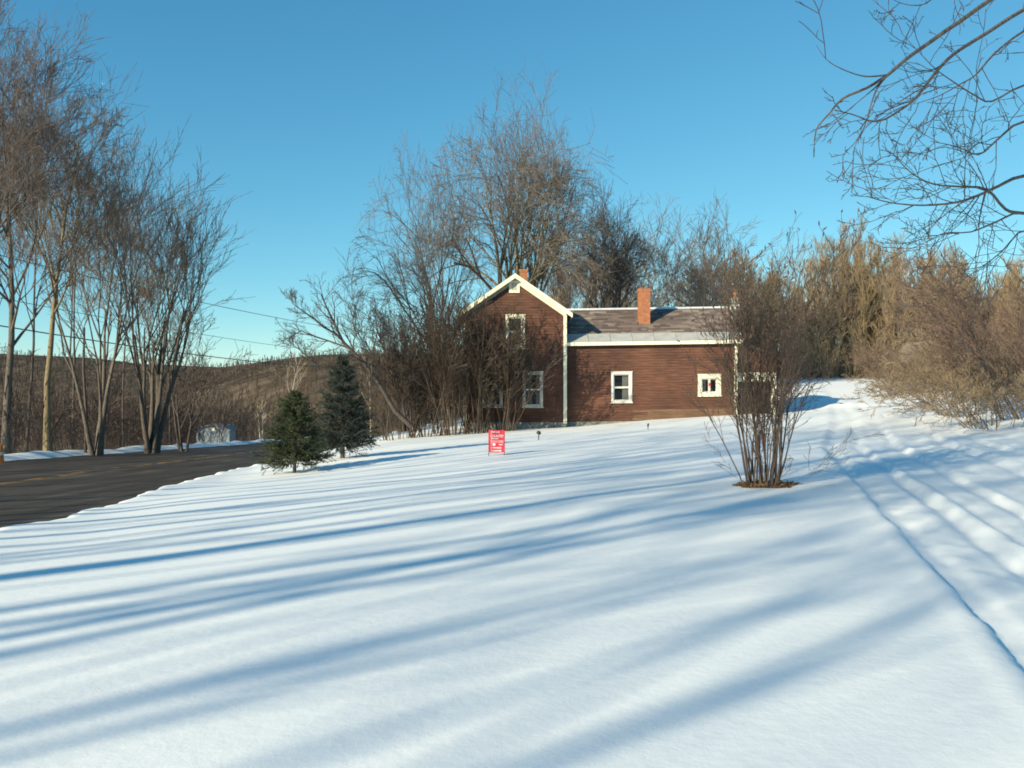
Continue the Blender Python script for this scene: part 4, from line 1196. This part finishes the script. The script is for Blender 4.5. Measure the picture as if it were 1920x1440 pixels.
# ------------------------------------------------------------------ brush and far woods (nobody could count these)
def brush(name, mat, pts, hs, seed, n_st=5, minr=.008, spread=28):
    r = rng_(seed); S = Soup(); n = len(pts)
    P = np.repeat(pts, n_st, 0) + r.normal(0, .25, (n * n_st, 3)) * np.array([1, 1, 0])
    L = np.repeat(hs, n_st) * r.uniform(.5, 1.05, n * n_st)
    sp = np.radians(spread) * r.uniform(0, 1, n * n_st); az = r.uniform(0, 6.28, n * n_st)
    D = np.stack([np.sin(sp) * np.cos(az), np.sin(sp) * np.sin(az), np.cos(sp)], 1)
    p0 = walk(r, P, D, L, 4, .09, .03); r0 = np.maximum(taper(np.full(len(P), .0) + L * .005, 5, .35), minr); S.add(tubes(p0, r0, 3))
    a = spawn(r, p0, r0, L, 5, .2, 1, 30, 10, .36, .7, .4)
    p1 = walk(r, a[0], a[1], a[2], 2, .12, .06); r1 = np.maximum(taper(a[3], 3, .5), minr * .85); S.add(tubes(p1, r1, 3))
    b = spawn(r, p1, r1, a[2], 3, .2, 1, 32, 10, .55, .8, .3)
    S.add(tubes(walk(r, b[0], b[1], b[2], 1, .1, .06), np.full((len(b[0]), 2), minr * .8), 3))
    return part(name, S.mesh(name, mat, False), kind='stuff')


r = rng_(500)
# under the roadside trees
n_ = 300
Y = r.uniform(34, 100, n_); e = r.uniform(1.0, 14, n_)
x = far_edge(Y) - e
pts = np.stack([x, Y, ground_z(x, Y) - .1], 1)
brush('undergrowth', M['brush_dark'], pts, r.uniform(2.0, 6.2, n_), 501, 4, .016)
n_ = 150
Y = r.uniform(72, 118, n_); x = near_edge(Y) + r.uniform(1.5, 14, n_)
pts = np.stack([x, Y, ground_z(x, Y) - .1], 1)
brush('undergrowth', M['twig_brown'], pts, r.uniform(1.6, 4.5, n_), 502, 5, .012)
# skirt of the wood at the head of the drive and behind the house
n_ = 330
u = np.concatenate([r.uniform(1000, 1400, 70), r.uniform(1400, 2050, 260)]); Y = r.uniform(88.5, 110, n_); x = (u - 960) / F * Y
pts = np.stack([x, Y, ground_z(x, Y) - .1], 1)
brush('undergrowth', M['twig_tan'], pts, r.uniform(2.5, 8.0, n_), 503, 3, .018)
n_ = 130
Y = r.uniform(40, 88, n_); x = track_edge(Y) + 7.5 + r.uniform(0, 16, n_)
pts = np.stack([x, Y, ground_z(x, Y) - .1], 1)
brush('undergrowth', M['twig_tan'], pts, r.uniform(1.4, 4.2, n_), 504, 5, .012)
n_ = 90
Y = r.uniform(54, 84, n_); x = r.uniform(-10, 12, n_)
pts = np.stack([x, Y, ground_z(x, Y) - .1], 1)
brush('undergrowth', M['twig_brown'], pts, r.uniform(1.6, 4.0, n_), 505, 5, .012)

# woods over the valley and the ridge
def woods(name, mat, n, R0, R1, a0, a1, seed, h0, h1, nb=9, minr=.03, last=4):
    r = rng_(seed); S = Soup()
    R = R0 * (R1 / R0) ** r.uniform(0, 1, n); th = np.radians(r.uniform(a0, a1, n))
    x, y = R * np.sin(th), R * np.cos(th)
    ins = (np.abs(x) < 135) & (y < 120)
    z = np.where(ins, ground_z(np.clip(x, -138, 148), np.clip(y, -58, 127)), hill_z(x, y))
    P = np.stack([x, y, z - .3], 1); L = r.uniform(h0, h1, n)
    D = np.tile([0, 0, 1.], (n, 1)) + r.normal(0, .06, (n, 3))
    mr = np.maximum(minr, R * .00020)
    p0 = walk(r, P, D, L, 3, .04, .05); r0 = np.maximum(taper(L * .011, 4, .3), mr[:, None] * .9); S.add(tubes(p0, r0, 3))
    a = spawn(r, p0, r0, L, nb, .25, 1, 32, 10, .34, .6, .5)
    p1 = walk(r, a[0], a[1], a[2], 2, .1, .12); S.add(tubes(p1, np.repeat(mr, nb)[:, None] * np.array([[1.0, .8, .5]]), 3))
    b = spawn(r, p1, np.ones((len(p1), 3)), a[2], last, .2, 1, 30, 10, .6, .8, .3)
    S.add(tubes(walk(r, b[0], b[1], b[2], 1, .1, .1), np.repeat(mr, nb * last)[:, None] * np.array([[.75, .4]]), 3))
    return part(name, S.mesh(name, mat, False), kind='stuff')


woods('valley_woods', M['twig_mid'], 560, 118, 300, -32, -1, 601, 3.0, 6.0, nb=7, minr=.04)
woods('valley_woods', M['twig_brown'], 600, 200, 480, -34, 3, 602, 4, 7, nb=6, minr=.05)
woods('ridge_woods', M['twig_grey'], 1700, 380, 930, -36, 6, 603, 3.0, 5.0, nb=5, minr=.06, last=2)

# pale birches in the valley and by the road
GBi = 'pale birches beyond the road'
for i, (u, Y, v0, top, lab) in enumerate(((548, 96, 800, 640, 'pale birch with a forked crown rising behind the shorter spruce'), (490, 92, 832, 745, 'small pale birch left of the shorter spruce at the road edge'), (694, 98, 780, 655, 'thin pale birch between the taller spruce and the thicket'))):
    x = (u - 960) / F * Y; z0 = gz(x, Y); H = EYE + (720 - top) / F * Y - z0
    plant(make_tree(620 + i, H, (1, 3, 1)[i], (9, 5, 8)[i], (3, 3, 2), spread=30, base_r=.12, limb_t=(.45, .95), limb_len=.30, minr=.012, stem_spread=10), 'birch_tree', lab, 'tree', x, Y, 'bark_birch', 'twig_tan', GBi)

# ------------------------------------------------------------------ shed, marker post, power lines
sx, sy = W(399, 832, 78)[:2]; sz = float(road_z(sy)) + .05
sh = thing('shed', 'small pale blue gabled shed beyond the far side of the road', 'shed', (sx, sy, sz), rotz=math.radians(8))
k = MB(); k.box(-1.40, 1.40, 0, 3.4, -.4, 1.15); k.prism_y([(-1.4, 1.15), (1.4, 1.15), (.95, 1.42), (0, 1.62), (-.95, 1.42)], 0, 3.4); k.build('wall', M['shed_blue'], sh)
prof = [(-1.55, 1.08), (-1.0, 1.44), (0, 1.66), (1.0, 1.44), (1.55, 1.08)]
k = MB()
for (a, b_) in zip(prof[:-1], prof[1:]):
    k.prism_y([a, b_, (b_[0], b_[1] + .07), (a[0], a[1] + .07)], -.18, 3.5)
k.build('roof', M['shed_roof'], sh)
MB().box(-.15, .15, -.03, -.004, 1.12, 1.40).build('gable_vent', M['white_trim'], sh)
MB().box(-1.25, -1.02, -.03, -.004, .35, 1.0).build('window', M['glass'], sh)
k = MB(); k.box(-.2, .75, -.04, -.004, -.3, .95); k.build('door', M['shed_blue'], sh)
px, py = W(1, 850, 36.0)[:2]; px -= .05
mk = thing('marker_post', 'orange road marker cut by the left edge of the picture', 'marker post', (px, py, gz(px, py)))
V, Qs = tubes(np.array([[[0, 0, -.2], [0, 0, .1], [0, 0, .55], [.01, 0, .8], [.01, 0, .82]]]), np.array([[.19, .18, .14, .10, .01]]), 12)
part('body', mesh_np('body', V, Qs, None, (M['orange'],), True), mk)
V, Qs = tubes(np.array([[[0, 0, .36], [0, 0, .48]]]), np.array([[.168, .157]]), 12)
part('reflective_band', mesh_np('reflective_band', V, Qs, None, (M['white_trim'],), True), mk)

poles = []
for (x, y, lab) in ((-26.5, 33.0, 'utility pole standing out of the picture to the left of the roadside trees'), (-12.3, 120.0, 'utility pole far down the road, hidden by the thicket beside the house')):
    zb = gz(x, y) if y < 118 else float(hill_z(np.array([x]), np.array([y]))[0])
    t = thing('utility_pole', lab, 'utility pole', (x, y, zb), 'utility poles along the road')
    top = {33.0: 7.2, 120.0: 6.5}[y] - zb
    V, Qs = tubes(np.array([[[0, 0, -.5], [0, 0, top * .5], [0, 0, top]]]), np.array([[.15, .13, .11]]), 8)
    part('pole', mesh_np('pole', V, Qs, None, (M['pole'],), True), t)
    MB().box(-.9, .9, -.06, .06, top - .45, top - .33).build('crossarm', M['pole'], t)
    poles.append(t)
def wire(lab, a, b_, sag, rad):
    s = np.linspace(0, 1, 28)[:, None]
    P = np.array(a) * (1 - s) + np.array(b_) * s; P[:, 2] -= sag * 4 * (s[:, 0] * (1 - s[:, 0]))
    V, Qs = tubes(P[None], np.full((1, 28), rad), 5)
    o = part('power_line', mesh_np('power_line', V, Qs, None, (M['wire'],), True)); o['label'] = lab; o['category'] = 'power line'; o['group'] = 'wires along the road'
wire('lowest and thickest power line, sagging behind the roadside trees', (-26.5, 33, 5.05), (-12.3, 120, 3.9), 1.2, .032)
wire('middle thin power line, crossing the sky above the thickest one', (-26.0, 33, 6.2), (-12.0, 120, 5.3), 1.0, .016)
wire('highest power line, crossing the sky left of the house', (-27.0, 33, 8.4), (-12.9, 120, 7.9), .9, .022)

# ------------------------------------------------------------------ the tree whose boughs hang in at the top right
tx0, ty0 = 10.6, 11.6
tz0 = gz(tx0, ty0)
ov_s, ov_t = Soup(), Soup()
r = rng_(909)
P = np.array([[[0, 0, -.3], [.05, .05, 1.2], [-.05, .1, 2.4], [.0, .1, 3.8], [.15, 0, 5.2], [.1, -.1, 7.0], [.2, .0, 8.8]]])
ov_s.add(tubes(P, np.array([[.30, .23, .20, .17, .13, .08, .03]]), 9))
def bough(pts, R_, n1, ln, up=.0, trunk_z=None):
    q = [[(u - 960) / F * Y - tx0, Y - ty0, EYE - (v - 720) / F * Y - tz0] for u, v, Y in pts]
    if trunk_z is not None: q = [[.05, .05, trunk_z]] + q
    q = np.array(q)
    # smooth by resampling with Catmull-Rom
    k = len(q); out = []
    for i in range(k - 1):
        p0_, p1_, p2_, p3_ = q[max(i-1, 0)], q[i], q[i+1], q[min(i+2, k-1)]
        for t in np.linspace(0, 1, 4)[:-1]:
            out.append(.5 * (2*p1_ + (-p0_ + p2_) * t + (2*p0_ - 5*p1_ + 4*p2_ - p3_) * t*t + (-p0_ + 3*p1_ - 3*p2_ + p3_) * t**3))
    out.append(q[-1]); p = np.array(out)[None]
    rd = taper(np.array([R_]), p.shape[1], .16)
    ov_s.add(tubes(p, rd, 7))
    Ls = np.array([np.linalg.norm(np.diff(p[0], axis=0), axis=1).sum()])
    if n1:
        a = spawn(r, p, rd, Ls * 0 + 3.5, n1, .42, 1, 40, 12, ln, .5, .45)
        a[1][:, 2] += up
        p1 = walk(r, a[0], a[1], np.maximum(a[2], .2), 6, .13, up * .1); r1 = np.maximum(taper(a[3], 7, .35), .0035); ov_t.add(tubes(p1, r1, 5))
        b = spawn(r, p1, r1, np.maximum(a[2], .25), 4, .2, 1, 40, 12, .42, .7, .4)
        p2 = walk(r, b[0], b[1], np.maximum(b[2], .10), 4, .15, .02); r2 = np.maximum(taper(b[3], 5, .45), .003); ov_t.add(tubes(p2, r2, 4))
        c = spawn(r, p2, r2, np.maximum(b[2], .1), 2, .3, 1, 40, 12, .4, .8, .4)
        ov_t.add(tubes(walk(r, c[0], c[1], np.maximum(c[2], .05), 2, .1, .0), np.full((len(c[0]), 3), .0026), 3))
bough([(1990, -10, 10.4), (1920, 18, 9.8), (1850, 62, 9.3), (1790, 100, 8.9), (1755, 135, 8.7), (1720, 180, 8.5), (1690, 205, 8.4), (1645, 228, 8.3), (1600, 215, 8.25), (1565, 206, 8.2)], 0.0260, 10, .20, -.2, 5.2)
bough([(1990, 10, 9.0), (1900, -20, 8.3), (1797, 42, 7.7), (1745, 78, 7.5), (1700, 110, 7.35), (1665, 140, 7.2), (1625, 165, 7.1), (1580, 185, 7.05), (1553, 215, 7.0), (1530, 245, 7.0), (1526, 295, 7.0)], 0.0248, 0, .12, -.2, 5.6)
bough([(1665, 140, 7.2), (1645, 165, 7.15), (1632, 200, 7.1), (1622, 235, 7.05), (1605, 270, 7.05), (1598, 292, 7.0)], 0.0087, 3, .2, -.2)
bough([(1665, 140, 7.2), (1640, 143, 7.1), (1615, 142, 7.0), (1580, 130, 6.9), (1550, 112, 6.85), (1530, 84, 6.8)], 0.0081, 1, .25, .2)
bough([(1665, 140, 7.2), (1640, 165, 7.15), (1610, 190, 7.1), (1585, 210, 7.1)], 0.0074, 1, .2, 0)
bough([(2000, 20, 9.9), (1920, 58, 9.2), (1865, 100, 8.8), (1830, 140, 8.5), (1800, 158, 8.4), (1760, 180, 8.3), (1715, 195, 8.2)], 0.0161, 8, .25, -.1, 5.0)
bough([(2010, 150, 10.4), (1920, 160, 9.8), (1860, 190, 9.4), (1830, 180, 9.2), (1790, 155, 9.1), (1755, 130, 9.0), (1730, 105, 8.9), (1690, 62, 8.9)], 0.0136, 10, .25, .05, 4.4)
bough([(2010, 240, 10.6), (1920, 228, 10.0), (1870, 262, 9.6), (1835, 290, 9.4), (1795, 275, 9.3), (1745, 265, 9.2)], 0.0186, 14, .30, .0, 3.9)
bough([(2020, 330, 10.8), (1920, 330, 10.2), (1870, 350, 9.9), (1830, 368, 9.6), (1790, 380, 9.4), (1730, 385, 9.3), (1670, 380, 9.2), (1625, 368, 9.1)], 0.0248, 16, .26, .02, 3.4)
bough([(2020, 410, 10.9), (1920, 400, 10.3), (1885, 392, 10.0), (1850, 355, 9.8), (1800, 350, 9.6), (1750, 345, 9.5), (1710, 325, 9.4), (1675, 290, 9.3)], 0.0236, 16, .26, .05, 3.0)
bough([(2020, 440, 11.2), (1920, 400, 10.8), (1870, 415, 10.4), (1820, 435, 10.1), (1770, 437, 10.0), (1735, 455, 9.9)], 0.0186, 16, .30, .0, 3.0)
bough([(2030, 480, 11.2), (1930, 430, 10.7), (1880, 470, 10.4), (1840, 500, 10.2), (1800, 505, 10.0)], 0.0155, 14, .32, .0, 2.8)
bough([(2020, -60, 9.6), (1900, -60, 9.0), (1800, -50, 8.6), (1745, 0, 8.4), (1720, 10, 8.3), (1690, 6, 8.3), (1665, -6, 8.2)], 0.0124, 5, .2, .1, 6.0)
ovo = thing('overhanging_tree', 'bare tree standing right of the picture, its boughs hanging into the top corner', 'tree', (tx0, ty0, tz0))
part('trunk', ov_s.mesh('trunk', M['bark_grey']), ovo); part('crown', ov_t.mesh('crown', M['twig_dark']), ovo)
print('TRIS', sum(len(m.loops) - 2 * len(m.polygons) for m in bpy.data.meshes))
